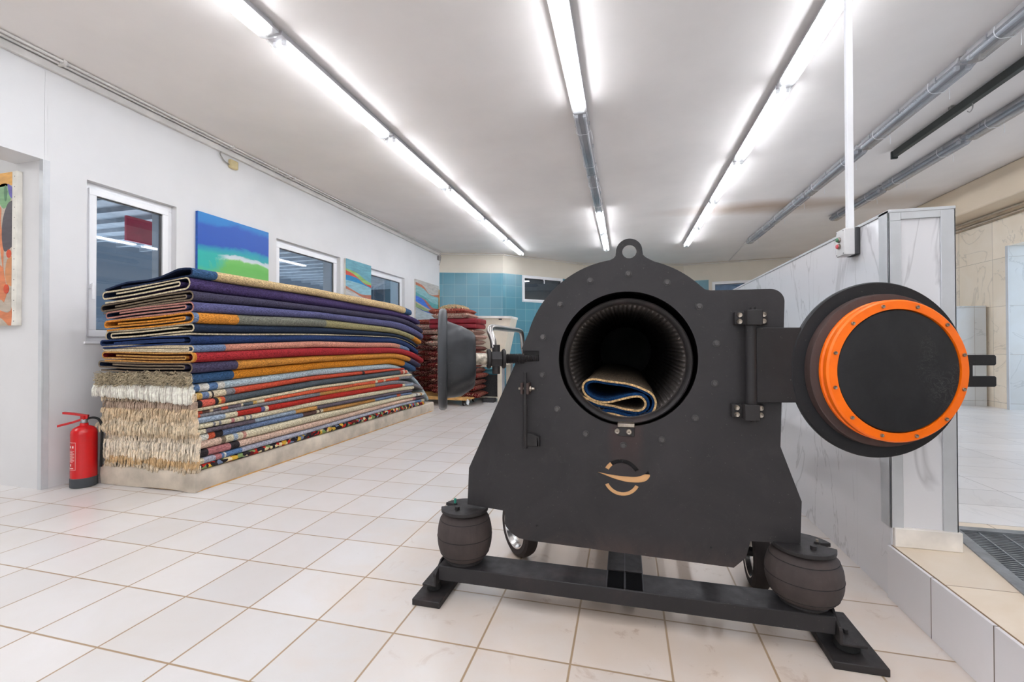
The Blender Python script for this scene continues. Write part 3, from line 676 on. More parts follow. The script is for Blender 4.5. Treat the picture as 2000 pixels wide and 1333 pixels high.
b = MB(); b.box(-.425, -.335, YP+.016, YP+.06, .995, 1.07, BLK2); b.build('rod_mount', MC, .002)
# lock lever on the plate
b = MB(); b.box(-.409, -.397, YP-.034, YP-.022, .650, .966, BLK2); b.tube([(-.403, YP-.028, .65), (-.403, YP-.028, .83)], .009, BLK2, 8); lv = b.build('lock_lever', MC, .002)
b = MB(); b.box(-.421, -.411, YP-.042, YP, .875, .922, RUST); b.box(-.396, -.385, YP-.042, YP, .875, .922, RUST); b.cyl((0, YP-.028, .898), .006, -.432, -.362, SCREW, 'X', 8); b.cyl((0, YP-.028, .898), .012, -.385, -.376, SCREW, 'X', 6); b.build('lever_bracket', lv, .002)
b = MB(); b.box(-.403, -.345, YP-.012, YP, .655, .665, BLK2); b.prism([(-.400, .66), (-.345, .66), (-.35, .70), (-.372, .712), (-.398, .712)], YP-.03, YP-.022, BLK2, 'Y'); b.box(-.355, -.345, YP-.03, YP, .66, .70, BLK2); b.build('lever_guard', lv, .002)
# base frame
b = MB(); b.box(-.775, .700, 1.76, 1.90, .078, .140, BLK)
beam = b.build('cross_beam', MC, .004)
b = MB()
for x0 in (-.074, -.004):
    x1 = x0+.0685; b.box(x0, x1, 1.898, 4.3, .1412, .145, BLK2)
for x0 in (-.076, -.0065, .063): b.box(x0, x0+.003, 1.762, 4.3, .139, .1465, GREYB)
for x0 in (-.074, -.004): b.box(x0, x0+.0685, 1.9, 4.3, .080, .141, BLK2); b.box(x0+.004, x0+.0645, 1.766, 1.894, .1402, .1412, plain('tube_mouth_shade', (9, 9, 10), .9, 0, .05, spec=.05));  # near-black sheets paint in the dark inside the open tubes
b.build('twin_tubes', MC)
for sx, xo, xi, yf in ((-1, -.862, -.738, 1.690), (1, .828, .668, 1.700)):
    x0, x1 = min(xo, xi), max(xo, xi)
    b = MB(); b.box(x0, x1, yf, 2.02, 0, .026, BLK2); bp = b.build('base_plate', MC, .003)
    xe = -.775 if sx < 0 else .700
    b = MB(); xa, xb = (xe-.008, xe) if sx < 0 else (xe, xe+.010)
    b.prism([(1.735, .062), (1.92, .062), (1.92, .150), (1.80, .150), (1.735, .110)], xa, xb, BLK2, 'X')
    xc, xd = (xe-.062, xe-.004) if sx < 0 else (xe+.004, xe+.082)
    b.box(xc, xd, 1.735, 1.92, .060, .069, BLK2); b.cyl(((xc+xd)/2, 1.80, 0), .009, .069, .083, BLK2, 'Z', 6); b.build('foot_bracket', MC, .002)
    b = MB(); b.cyl(((xc+xd)/2, 1.79, 0), .038 if sx > 0 else .030, .026, .0605, RUBB, 'Z', 28, .003); b.build('rubber_foot', MC)
for sx, x, zt, R in ((-1, -.684, .372, .118), (1, .627, .352, .124)):
    y = 1.84; z0 = .14; H = zt-z0-.03
    b = MB(); pr = [(.070, z0), (.076, z0), (.079, z0+.007), (.076, z0+.013), (.070, z0+.018)]
    b.lathe([(0, z0)]+pr+[(0, z0+.018)], BLK2, 'Z', (x, y, 0), 48)
    base = b.build('air_spring_base', MC)
    pts = []
    for i in range(17):
        s_ = i/16; a = -PI/2+PI*s_; rr = .068+(R-.068)*max(0, math.cos(a))**.82
        pts.append((rr, z0+.016+(H-.004)*(.5+.5*math.sin(a))))
    ridge = lambda a, h: 1+.006*(1 if math.cos(24*a) > .93 else 0)
    b = MB(); b.lathe([(0, pts[0][1])]+pts+[(0, pts[-1][1])], RUB, 'Z', (x, y, 0), 144, mod=ridge); bl = b.build('air_bellows', MC, smooth=50)
    b = MB()
    for s_ in (.30, .55, .80):
        i = int(s_*16); rr, zz = pts[i]; b.tube([(x+(rr+.0003)*math.cos(2*PI*k/48), y+(rr+.0003)*math.sin(2*PI*k/48), zz) for k in range(48)], .0013, RUBB, 5, closed=True)
    b.build('bellows_seam', bl)
    b = MB(); b.lathe([(0, zt-.030), (.080, zt-.030), (.084, zt-.026), (.084, zt-.018), (.080, zt-.014), (0, zt-.014)], BLK2, 'Z', (x, y, 0), 48)
    # top plate with a V notch on the outer side
    na = 180 if sx < 0 else 0; ring = []
    for k in range(61):
        a = na+14+(360-28)*k/60; ring.append((x+.102*math.cos(math.radians(a)), y+.102*math.sin(math.radians(a))))
    ring.append((x+sx*.038, y+.01))
    b.prism(ring, zt-.014, zt, BLK2); tp = b.build('air_spring_top', MC, .0015)
    b = MB(); b.cyl((x+sx*.018, y-.045, 0), .011, zt, zt+.013, BLK2, 'Z', 6); b.build('nut', tp)
    b = MB(); b.cyl((x+sx*.05, y+.012, 0), .010, zt-.014, zt+.006, BLK2, 'Z', 6)
    if sx < 0: b.cyl((x+sx*.05, y+.012, 0), .006, zt+.006, zt+.026, plain('green_valve', (40, 130, 110), .4), 'Z', 10)
    else: b.cyl((x+sx*.05, y+.012, 0), .005, zt+.006, zt+.014, SCREW, 'Z', 8)
    b.build('air_valve', tp)
for (x, y, R, turn) in ((-.530, 2.23, .150, .72), (.565, 2.20, .15, -.05)):
    class WB(MB):
        def build(s, *a, **k):
            c_, n_ = math.cos(turn), math.sin(turn)
            s.v = [(x+(p-x)*c_-(q-y)*n_, y+(p-x)*n_+(q-y)*c_, r_) for p, q, r_ in s.v]; return MB.build(s, *a, **k)
    b = WB(); b.lathe([(R-.045, -.030+x), (R-.02, -.036+x), (R-.006, -.028+x), (R, -.010+x), (R, .010+x), (R-.006, .028+x), (R-.02, .036+x), (R-.045, .030+x)], TYRE, 'X', (0, y, R), 56); w_ = b.build('wheel', MC)
    b = WB(); b.lathe([(.02, -.018+x), (R-.06, -.012+x), (R-.05, -.032+x), (R-.043, -.034+x), (R-.042, x), (R-.043, .034+x), (R-.05, .032+x), (R-.06, .012+x), (.02, .018+x), (.02, -.018+x)], CHROME, 'X', (0, y, R), 40); b.build('wheel_rim', w_)
    b = WB(); b.cyl((0, y, R), .02, x-.045, x+.075, BLK2, 'X', 16); b.box(x+.06, x+.07, y-.02, y+.02, R-.02, .42, BLK2); b.build('wheel_axle', MC)
b = MB(); b.box(-.42, .50, 2.14, 2.18, .135, .165, BLK2); b.box(-.42, -.38, 2.14, 4.2, .40, .44, BLK2); b.box(.38, .42, 2.14, 4.2, .40, .44, BLK2); b.box(-.42, .42, 4.2, 4.24, .14, .75, BLK2); b.box(-.42, -.38, YP+.016, 2.14, .40, .44, BLK2); b.box(.38, .42, YP+.016, 2.14, .40, .44, BLK2)
b.box(-.42, -.38, 2.14, 2.18, .15, .44, BLK2); b.box(.38, .42, 2.14, 2.18, .15, .44, BLK2); b.box(-.7, .7, 4.1, 4.24, .078, .14, BLK2); b.box(-.7, -.6, 4.05, 4.3, 0, .078, BLK2); b.box(.6, .7, 4.05, 4.3, 0, .078, BLK2); b.build('rear_frame', MC)
# ------------------------------------------------------------------ sheet sweeps (folded rugs)
def offset_path(pts, t):
    n = len(pts); L = []; R = []
    for i, p in enumerate(pts):
        a = pts[max(0, i-1)]; c = pts[min(n-1, i+1)]; dx, dz = c[0]-a[0], c[1]-a[1]; l = math.hypot(dx, dz) or 1
        nx, nz = -dz/l, dx/l; L.append((p[0]+nx*t/2, p[1]+nz*t/2)); R.append((p[0]-nx*t/2, p[1]-nz*t/2))
    return L, R
def arcp(cx, cz, r, a0, a1, n=8, sx=1.0):
    return [(cx+sx*r*math.cos(a0+(a1-a0)*i/n), cz+r*math.sin(a0+(a1-a0)*i/n)) for i in range(n+1)]
def seg(p, q, n=8): return [(p[0]+(q[0]-p[0])*i/n, p[1]+(q[1]-p[1])*i/n) for i in range(n)]
def fold(H, xl, xr, t, kind, j=0.0):
    L0, L3 = t/2, H-t/2
    if kind == 'U' or H < 3.4*t:   # single fold
        r = (L3-L0)/2; return seg((xl, L0), (xr-r-t/2, L0), 10)+arcp(xr-r-t/2, (L0+L3)/2, r, -PI/2, PI/2, 10)+seg((xr-r-t/2, L3), (xl+.02, L3), 10)[1:]+[(xl+.02, L3)]
    a = (L3-L0)/3; L1 = L0+a*(1.0+.16*math.sin(j*2.3)); L2 = L3-a*(.98+.16*math.cos(j*3.1))
    rb = (L3-L0)/2; rl = (L3-L1)/2; rs = (L2-L1)/2*.98
    p = seg((xl+.03, L0), (xr-rb-t/2, L0), 12)+arcp(xr-rb-t/2, (L0+L3)/2, rb, -PI/2, PI/2, 12)
    p += seg((xr-rb-t/2, L3), (xl+rl+t/2, L3), 12)[1:]+arcp(xl+rl+t/2, (L3+L1)/2, rl, PI/2, 3*PI/2, 10)
    xin = xr-t*1.8-rb*(.9+.9*abs(math.sin(j*1.3)))
    p += seg((xl+rl+t/2, L1), (xin-rs, L1), 10)[1:]+arcp(xin-rs, (L1+L2)/2, rs, -PI/2, PI/2, 8)+seg((xin-rs, L2), (xl+rl+.05, L2), 10)[1:]
    return p
def interp3(y, a, b_, c):
    y0, y1, y2 = 2.657, 3.917, 5.624
    if y < y0: return a
    if y > y2: return c
    if y < y1: s_ = (y-y0)/(y1-y0); return a+(b_-a)*s_
    s_ = (y-y1)/(y2-y1); return b_+(c-b_)*s_
def wav(x, y, k): return .003*math.sin(2.3*y+k)+.002*math.sin(5.1*y+2*k)+.007*math.sin(6*x+1.7*k)*max(0, 1-(y-2.55)/.8)
FZ = [1.652, 1.584, 1.486, 1.408, 1.327, 1.242, 1.158, 1.087, 1.031, .952, .87, .794, .729, .669, .614, .593, .570, .543, .496, .458, .423, .366, .303, .244, .196, .157]
MZ = [1.663, 1.594, 1.492, 1.428, 1.359, 1.268, 1.184, 1.121, 1.058, .974, .911, .832, .764, .716, .659, .632, .596, .559, .506, .461, .42, .375, .307, .249, .207, .157]
RZ = [1.652, 1.560, 1.481, 1.406, 1.312, 1.244, 1.190, 1.112, 1.047, .971, .904, .825, .761, .725, .664, .634, .596, .546, .489, .439, .403, .364, .310, .265, .222, .157]
C = dict(blue=(50, 82, 118), sand=(216, 180, 132), navy=(30, 42, 70), purple=(68, 54, 96), cream=(208, 190, 158), heather=(64, 60, 80), gbrown=(118, 102, 84),
    slate=(84, 84, 122), pinkb=(176, 122, 110), orange=(208, 132, 48), gblue=(104, 122, 154), olive=(116, 116, 104), dteal=(34, 46, 66), pnavy=(34, 52, 94), pink=(198, 132, 110),
    red=(158, 38, 42), dred=(120, 20, 24), violet=(72, 66, 92), ochre=(200, 132, 52), amber=(214, 130, 34), lblue=(174, 190, 196), white=(224, 214, 196), brick=(190, 72, 48), black=(44, 38, 40),
    hatch=(194, 88, 72), char=(74, 82, 88), ochre2=(186, 132, 70), grey=(122, 120, 124), lgrey=(150, 164, 180), red2=(172, 40, 30), mauve=(176, 110, 110), rose=(212, 176, 156), lav=(168, 168, 180), beige=(214, 196, 166),
    gviol=(94, 84, 92), dbrown=(84, 60, 54), teald=(60, 90, 130), dblue=(86, 116, 156), orr=(204, 88, 56), yell=(204, 164, 84), ylol=(150, 140, 98))
def floral():
    t = NT('floral_rug_edge'); o = t.obj(); v = t.N('ShaderNodeTexVoronoi'); v.inputs['Scale'].default_value = 26; t.L(t.scalev(o, 1, 1, 1), v.inputs['Vector'])
    r = t.N('ShaderNodeValToRGB'); r.color_ramp.interpolation = 'CONSTANT'; sp = t.N('ShaderNodeSeparateColor'); t.L(v.outputs['Color'], sp.inputs[0]); t.L(sp.outputs[0], r.inputs[0])
    cs = [(0, (38, 34, 38)), (.22, (176, 44, 36)), (.38, (214, 196, 150)), (.5, (44, 40, 44)), (.62, (120, 140, 90)), (.72, (110, 124, 150)), (.82, (200, 160, 60)), (.9, (90, 30, 30))]
    e = r.color_ramp.elements; e[0].position = 0; e[0].color = lin(cs[0][1]); e[1].position = .22; e[1].color = lin(cs[1][1])
    for p, c in cs[2:]: q = e.new(p); q.color = lin(c)
    t.col(r.outputs[0]); t.set(.95, 0, .1); return t.m
FLORAL = floral()
def kilim(name, cols, sc=14):
    t = NT(name); o = t.obj(); v = t.N('ShaderNodeTexVoronoi'); v.distance = 'MANHATTAN'; v.inputs['Scale'].default_value = sc; t.L(o, v.inputs['Vector'])
    r = t.N('ShaderNodeValToRGB'); r.color_ramp.interpolation = 'CONSTANT'
    w = t.N('ShaderNodeTexWave'); w.inputs['Scale'].default_value = 5; w.inputs['Distortion'].default_value = 6; t.L(o, w.inputs['Vector'])
    s_ = t.M('FRACT', t.M('ADD', t.M('MULTIPLY', v.outputs['Distance'], 1.9), t.M('MULTIPLY', w.outputs['Fac'], .55))); t.L(s_, r.inputs[0])
    e = r.color_ramp.elements; n = len(cols); e[0].color = lin(cols[0]); e[1].position = 1/n; e[1].color = lin(cols[1])
    for i in range(2, n): q = e.new(i/n); q.color = lin(cols[i])
    t.col(r.outputs[0]); t.set(.9, 0, .15); t.bump(t.noise(o, 150, 2), .5, .004); MATS[name] = t.m; return t.m
# (bands up to y, colour), inner, edge, kind, x right, y front, y end, z end, tilt, label
RUGS = [
 ([(2.763, 'blue'), (5.819, 'sand'), (9, 'blue')], 'navy', 'navy', 'TOP', -3.06, 2.56, 6.03, 1.560, .085, 'sand coloured rug with blue end, topmost of the tall rug stack', None),
 ([(4.4, 'purple'), (9, 'purple')], 'navy', 'cream', 'A', -3.085, 2.56, 6.33, 1.430, .085, 'deep purple folded rug with cream edge, directly under the sand coloured top rug', None),
 ([(9, 'heather')], 'black', 'gbrown', 'A', -3.06, 2.57, 6.40, 1.300, .08, 'dark grey heather folded rug between the purple rug and the slate blue rug', None),
 ([(9, 'slate')], 'navy', 'pinkb', 'A', -3.045, 2.565, 6.38, 1.215, .07, 'slate blue folded rug with pink brown edge, fourth from the stack top', None),
 ([(2.60, 'gblue'), (2.951, 'orange'), (4.05, 'olive'), (6.05, 'ylol'), (9, 'orange')], 'orange', 'orange', 'A', -3.045, 2.56, 6.31, 1.125, .06, 'orange ended olive green folded rug, fifth from the stack top', None),
 ([(9, 'dteal')], 'dteal', 'cream', 'B', -3.055, 2.57, 6.22, 1.060, .045, 'dark navy folded rug showing two stitched edges along its long side', None),
 ([(9, 'pnavy')], 'pnavy', 'pnavy', 'A', -3.065, 2.56, 6.25, .965, .025, 'plain navy blue folded rug with stitched navy edge', None),
 ([(2.836, 'gblue'), (5.646, 'pink'), (9, 'gblue')], 'gblue', 'cream', 'A', -3.055, 2.565, 5.94, 1.005, .005, 'salmon pink rug with grey blue ends, on top of the crimson rug', None),
 ([(2.585, 'orange'), (9, 'red')], 'dred', 'ochre2', 'A', -3.045, 2.56, 6.39, .835, .0, 'crimson red folded rug in the middle of the tall stack', None),
 ([(2.955, 'violet'), (5.944, 'ochre'), (9, 'violet')], 'navy', 'gbrown', 'A', -3.055, 2.565, 6.31, .765, -.01, 'ochre folded rug with violet ends, directly under the crimson rug', None),
 ([(2.936, 'blue'), (5.828, 'amber'), (9, 'teald')], 'blue', 'gbrown', 'U', -3.08, 2.575, 6.20, .715, .0, 'bright amber folded rug with blue ends and curly grey fringe', ('curl', (176, 162, 136), 1500, .05)),
 ([(2.602, 'blue'), (2.645, 'dblue'), (2.725, 'white'), (2.80, 'dblue'), (2.864, 'white'), (9, 'lblue')], 'rose', 'white', 'U', -3.09, 2.59, 6.66, .20, .01, 'pale blue rug whose far end drapes down to the base, with long white fringe', ('drape', (236, 228, 216), 1300, .13)),
 ([(2.61, 'cream'), (2.66, 'yell'), (2.715, 'gblue'), (2.74, 'cream'), (2.755, 'black'), (2.864, 'cream'), (2.946, 'grey'), (4.75, 'brick'), (4.80, 'black'), (9, 'brick')], 'brick', 'cream', 'U', -3.08, 2.60, 5.84, .735, .01, 'brick red rug with cream and blue banded end, under the pale blue rug', ('fr', (206, 186, 160), 760, 0.040)),
 ([(2.64, 'black'), (2.746, 'hatch'), (2.777, 'black'), (2.80, 'yell'), (2.836, 'orr'), (5.668, 'char'), (5.75, 'hatch'), (5.80, 'beige'), (5.86, 'hatch'), (9, 'beige')], 'char', 'cream', 'U', -3.06, 2.59, 5.91, .690, .01, 'charcoal rug with red hatched end in the lower part of the stack', ('fr', (172, 150, 132), 1000, 0.048)),
 ([(9, 'cream')], 'cream', 'cream', 'U', -3.05, 2.58, 5.99, .640, .01, 'thin plain cream rug under the charcoal rug', ('fr', (206, 182, 150), 840, 0.048)),
 ([(2.64, 'brick'), (2.70, 'dbrown'), (2.73, 'cream'), (2.80, 'gviol'), (2.86, 'brick'), (2.98, 'gviol'), (3.0, 'cream'), (3.10, 'char'), (3.137, 'yell'), (3.22, 'cream'), (5.0, 'orr'), (5.05, 'beige'), (5.2, 'orr'), (5.25, 'beige'), (5.6, 'orr'), (9, 'grey')], 'gviol', 'cream', 'U', -3.05, 2.58, 6.02, .612, .01, 'thin orange red rug with many small coloured bands at its near end', ('fr', (212, 190, 160), 840, 0.048)),
 ([(2.62, 'orr'), (3.95, 'grey'), (5.0, 'ochre2'), (9, 'grey')], 'grey', 'cream', 'U', -3.05, 2.58, 6.38, .40, .01, 'grey rug with an ochre middle stretch drooping at the far end', ('fr', (206, 184, 154), 840, 0.048)),
 ([(2.827, 'lgrey'), (2.941, 'beige'), (3.18, 'red2'), (3.22, 'slate'), (3.26, 'beige'), (5.697, 'red2'), (5.773, 'beige'), (9, 'lgrey')], 'lgrey', 'cream', 'U', -3.045, 2.585, 6.05, .500, .01, 'bright red rug with pale grey blue ends in the lower stack', ('fr', (222, 204, 178), 1000, 0.056)),
 ([(2.72, 'beige'), (2.74, 'grey'), (2.77, 'beige'), (2.79, 'grey'), (2.88, 'beige'), (2.91, 'mauve'), (3.0, 'beige'), (3.02, 'grey'), (3.06, 'beige'), (3.08, 'grey'), (5.2, 'beige'), (5.22, 'rose'), (5.27, 'beige'), (5.29, 'rose'), (9, 'beige')], 'beige', 'cream', 'U', -3.045, 2.58, 6.07, .445, .01, 'off white rug with thin grey crossbands, under the bright red rug', ('fr', (218, 200, 172), 960, 0.056)),
 ([(2.66, 'beige'), (3.12, 'gviol'), (3.6, 'lgrey'), (3.9, 'ochre2'), (9, 'gviol')], 'gviol', 'cream', 'U', -3.045, 2.59, 6.02, .405, .01, 'thin violet grey rug with tan stretch, under the off white rug', ('fr', (210, 188, 158), 840, 0.048)),
 ([(2.60, 'black'), (2.685, 'white'), (2.741, 'orr'), (2.813, 'black'), (3.703, 'gblue'), (3.9, 'dbrown'), (3.94, 'beige'), (3.96, 'dbrown'), (4.0, 'beige'), (5.0, 'ochre2'), (5.55, 'gblue'), (5.65, 'orr'), (9, 'gblue')], 'black', 'cream', 'U', -3.05, 2.61, 6.00, .365, .01, 'blue grey rug with orange and black bands at its near end', ('fr', (222, 206, 184), 1040, 0.064)),
 ([(2.795, 'rose'), (2.836, 'gbrown'), (2.907, 'beige'), (2.946, 'lgrey'), (2.995, 'beige'), (3.026, 'pinkb'), (6.0, 'beige'), (6.1, 'white'), (6.15, 'grey'), (6.25, 'white'), (6.3, 'ochre2'), (9, 'white')], 'rose', 'cream', 'U', -3.04, 2.595, 6.42, .315, .005, 'broad cream rug with pink end and grey brown bands, fourth from the bottom', ('fr', (228, 214, 194), 1240, 0.064)),
 ([(2.681, 'black'), (2.873, 'mauve'), (2.955, 'black'), (6.0, 'rose'), (6.1, 'mauve'), (9, 'gviol')], 'rose', 'cream', 'U', -3.04, 2.59, 6.40, .262, .005, 'pink rug with mauve near end and black patches, third from the bottom', ('fr', (226, 210, 186), 1200, 0.056)),
 ([(2.64, 'cream'), (2.737, 'lav'), (2.79, 'mauve'), (2.813, 'dblue'), (2.83, 'white'), (2.98, 'dblue'), (6.075, 'lav'), (6.28, 'dblue'), (9, 'beige')], 'lav', 'cream', 'U', -3.04, 2.59, 6.42, .218, .0, 'lavender grey rug with blue end, second from the bottom', ('fr', (204, 172, 130), 1240, 0.048)),
 ([(9, 'FLORAL')], 'black', 'cream', 'U', -3.04, 2.60, 6.42, .178, .0, 'multicoloured floral rug, bottom of the tall rug stack', ('fr', (216, 198, 172), 1040, 0.040)),
]
def matof(k): return FLORAL if k == 'FLORAL' else fabric(C[k])
def sweep_sheet(b, pathfn, t, ystations, bands, inner, edge, fz):
    """pathfn(y) -> centre path (x, zrel); fz(y, x, z) -> z world"""
    n = None; rows = []
    for y in ystations:
        p = pathfn(y); L, R = offset_path(p, t); n = len(p)
        rows.append((y, [(x, y, fz(y, x, z)) for x, z in L], [(x, y, fz(y, x, z)) for x, z in R]))
    base = len(b.v)
    for y, L, R in rows: b.v += L; b.v += R
    def idx(r, side, k): return base+r*2*n+side*n+k
    def face(f, m_): b.f.append(f); b.mi.append(b.mat(m_))
    for r in range(len(rows)-1):
        ym = (rows[r][0]+rows[r+1][0])/2
        mo = inner
        for yy, k_ in bands:
            if ym < yy: mo = matof(k_); break
        for k in range(n-1):
            face([idx(r, 1, k), idx(r+1, 1, k), idx(r+1, 1, k+1), idx(r, 1, k+1)], mo)
            face([idx(r, 0, k), idx(r, 0, k+1), idx(r+1, 0, k+1), idx(r+1, 0, k)], inner)
        face([idx(r, 0, 0), idx(r+1, 0, 0), idx(r+1, 1, 0), idx(r, 1, 0)], edge); face([idx(r, 0, n-1), idx(r, 1, n-1), idx(r+1, 1, n-1), idx(r+1, 0, n-1)], edge)
    for r in (0, len(rows)-1):
        for k in range(n-1): face([idx(r, 0, k), idx(r, 1, k), idx(r, 1, k+1), idx(r, 0, k+1)], edge)
def rug_profile(i):
    (bands, inner, edge, kind, xr, yf, ye, ze, tilt, label, fr) = RUGS[i]
    def top(y): return interp3(y, FZ[i], MZ[i], RZ[i])
    def bot(y): return interp3(y, FZ[i+1], MZ[i+1], RZ[i+1])
    h0 = FZ[i]-FZ[i+1]
    YD = 5.35
    def frame(y):
        tz, bz = top(y), bot(y); c = (tz+bz)/2; h = tz-bz
        if y > YD:
            s_ = (y-YD)/(ye-YD); c5 = (RZ[i]+RZ[i+1])/2; c = c+(ze-c5)*s_**2.0
            h *= (1-.12*s_**4)
        if y < 2.657: h *= 1.0
        return c, h*.985
    def fz(y, x, z):
        c, h = frame(y); sh = tilt*max(0, (-3.1-x)/.82)*max(0, 1-(y-2.5)/2.2)
        return c-h/2+z/h0*h-sh+wav(x, y, i*.9)*(.35 if i > 10 else .6)
    return frame, fz, h0
for i, R_ in enumerate(RUGS):
    (bands, inner, edge, kind, xr, yf, ye, ze, tilt, label, fr) = R_
    frame, fz, h0 = rug_profile(i)
    t_ = min(.0125, h0*.28); xl = [-3.92, -3.95, -3.98, -3.92, -3.93, -3.93, -3.97, -3.95, -3.95, -3.995][i] if i < 10 else -3.93
    if i >= 10: xl = {10: -3.99, 11: -4.03, 12: -3.97, 13: -3.93, 17: -3.96, 18: -3.99, 20: -3.94}.get(i, -3.93+.02*math.sin(i*1.7))
    H = h0*.985
    if kind == 'TOP':
        r = H/2-t_/2
        path = [(-3.20-.55*k/10, .012-.006*k/10) for k in range(10, 0, -1)]
        path = seg((-3.75, t_/2), (xr-r-t_/2, t_/2), 12)+arcp(xr-r-t_/2, H/2, r, -PI/2, PI/2, 12)
        path += [(xr-r-t_/2-.04, H-t_/2+.006), (-3.20, H-t_/2+.010), (-3.28, H-.012), (-3.38, H-.030), (-3.48, H-.036), (-3.60, H-.030), (-3.70, H-.028), (-3.80, H-.040), (-3.92, H-.060)]
    elif kind == 'B':
        path = [(xr+xl-x, z) for x, z in fold(H, xl, xr, t_, 'A', i)]; path = path[::-1]
    else: path = fold(H, xl, xr, t_, kind, i)
    ys_ = [yf, yf+.03]+[yf+.1+.16*k for k in range(40) if yf+.1+.16*k < ye-.05]+[yy for yy, _ in bands if yf < yy < ye]+[ye-.02, ye]
    ys_ = sorted(set(round(q, 4) for q in ys_))
    root = thing('folded_rug', label, 'rug', (-3.5, 4.5, min(FZ[i+1], RZ[i+1])), 'folded rugs in the tall stack')
    b = MB()
    def pf(y, path=path, i=i, ye=ye, yf=yf):
        s_ = max(0, 1-(ye-y)/.05); k = .004*math.sin(3.1*y+i)+.003*math.sin(7*y+2*i)
        return [(x+(k if x > -3.3 else 0)-(.012*s_*s_ if x > -3.2 else 0), z) for x, z in path]
    sweep_sheet(b, pf, t_, ys_, bands, matof(inner), matof(edge), fz)
    b.build('rug_body', root, smooth=60, recalc=False)
    if fr:
        style, cc, n, ln = fr; b = MB()
        m1 = plain('fringe_%d_%d_%d' % cc, cc, .95, 0, .12, 40, spec=.1); m2 = plain('fringe_dark_%d_%d_%d' % cc, [q*.86 for q in cc], .95, 0, .12, 40, spec=.1)
        rr = random.Random(i*31)
        nn = int(n*(1.0 if style != 'curl' else .8))
        for q in range(nn):
            x = xl-.01+(xr-xl+.016)*((q+rr.random())/nn); clump = math.floor(x*120); rc = random.Random(clump*7+i)
            zrel = H*(.35+.6*rr.random()) if style != 'curl' else H*rr.random()
            if style == 'drape': zrel = H*rr.uniform(.8, 1.0)
            z0 = fz(yf, x, zrel); mt = m1 if rc.random() < .65 else m2
            if style == 'curl':
                p = [(x, yf+.004, z0)]; cx_, cz_ = x, z0
                for s_ in range(5): cx_ += rr.uniform(-.012, .012); cz_ += rr.uniform(-.013, .010); p.append((cx_, yf-.006-.008*s_, cz_))
                b.tube(p, .0024, mt, 4)
            else:
                cl = rc.uniform(-.010, .006); l = ln*rc.uniform(.8, 1.1)*rr.uniform(.85, 1.08)*(1+.15*math.sin(x*23+i)); dx = cl+rr.uniform(-.003, .003)
                yo = rc.uniform(.016, .030)+.006*math.sin(x*17+2*i)
                if style == 'drape': l = (.085+.055*max(0, (x+3.98)/.9))*rc.uniform(.93, 1.05)*rr.uniform(.95, 1.04); yo = .034+.006*math.sin(x*31)+rr.uniform(-.004, .004); dx *= .5
                b.tube([(x, yf+.004, z0), (x+dx*.3, yf-yo*.75, z0-l*.10), (x+dx*.8, yf-yo, z0-l*.5), (x+dx*1.6, yf-yo*.92, z0-l)], .002, mt, 4, rs=[.002, .0023, .0021, .0012])
        if style != 'curl':      # corner tassels on the long side
            for q in range(36):
                x = xr-.005; y_ = yf+rr.uniform(-.01, .02); z0 = fz(yf, xr, H*rr.uniform(.3, .9)); l = ln*rr.uniform(.5, 1.0)
                b.tube([(x, y_, z0), (x+rr.uniform(.004, .016), y_-.01, z0-l*.3), (x+rr.uniform(.004, .018), y_-.016, z0-l)], .0014, m1, 4, rs=[.0022, .0022, .0011])
        o = b.build('fringe', root, recalc=False); o['kind'] = 'stuff'; o['label'] = 'knotted fringe strands'
# small woven marks on the rugs
# cloth covered base under the stack
t = thing('covered_pallet', 'low platform wrapped in beige cloth under the tall rug stack', 'platform', (-3.5, 4.6, 0))
b = MB(); nx, ny = 24, 60
def ripple(s_): return .006*math.sin(s_*9)+.004*math.sin(s_*21+1)
X0, X1, Y0, Y1 = -3.975, -3.045, 2.575, 6.735
per = [(X0+(X1-X0)*k/nx, Y0) for k in range(nx)]+[(X1, Y0+(Y1-Y0)*k/ny) for k in range(ny)]+[(X1-(X1-X0)*k/nx, Y1) for k in range(nx)]+[(X0, Y1-(Y1-Y0)*k/ny) for k in range(ny)]
N = len(per); rows = []
for (z, ins) in ((.006, .0), (.04, -.003), (.09, -.004), (.135, -.001), (.148, .006), (.152, .018)):
    r_ = []
    for k, (x, y) in enumerate(per):
        cx, cy = (X0+X1)/2, (Y0+Y1)/2; sx = (x-cx)/abs(X1-cx); sy = (y-cy)/abs(Y1-cy)
        side = abs(sy) >= .9999
        s_ = x if side else y; w_ = ripple(s_*2.2)*(1-z/.17)
        ix = (ins+w_*.6)*(sx if not side else sx*.99); iy = (ins+w_*.6)*(sy)
        zz = z if z > .01 else (.002+.010*max(0, math.sin(s_*7)) if side else .012)
        r_.append((x-ins*max(-1, min(1, sx*1.0))*(1 if not side else .98)+(w_*.5*sx if not side else 0), y-ins*sy*(1 if side else .98)+(w_*.5*sy if side else 0), zz))
    rows.append(r_)
vs = [p for r_ in rows for p in r_]; fs = [(j*N+k, j*N+(k+1) % N, (j+1)*N+(k+1) % N, (j+1)*N+k) for j in range(len(rows)-1) for k in range(N)]
fs.append(tuple((len(rows)-1)*N+k for k in range(N))); b.add(vs, fs, CLOTH); b.build('cloth_cover', t, smooth=50)
b = MB(); b.box(X0+.02, X1-.004, Y0+.02, Y1-.02, 0, .14, WOODP); b.build('wood_base', t)
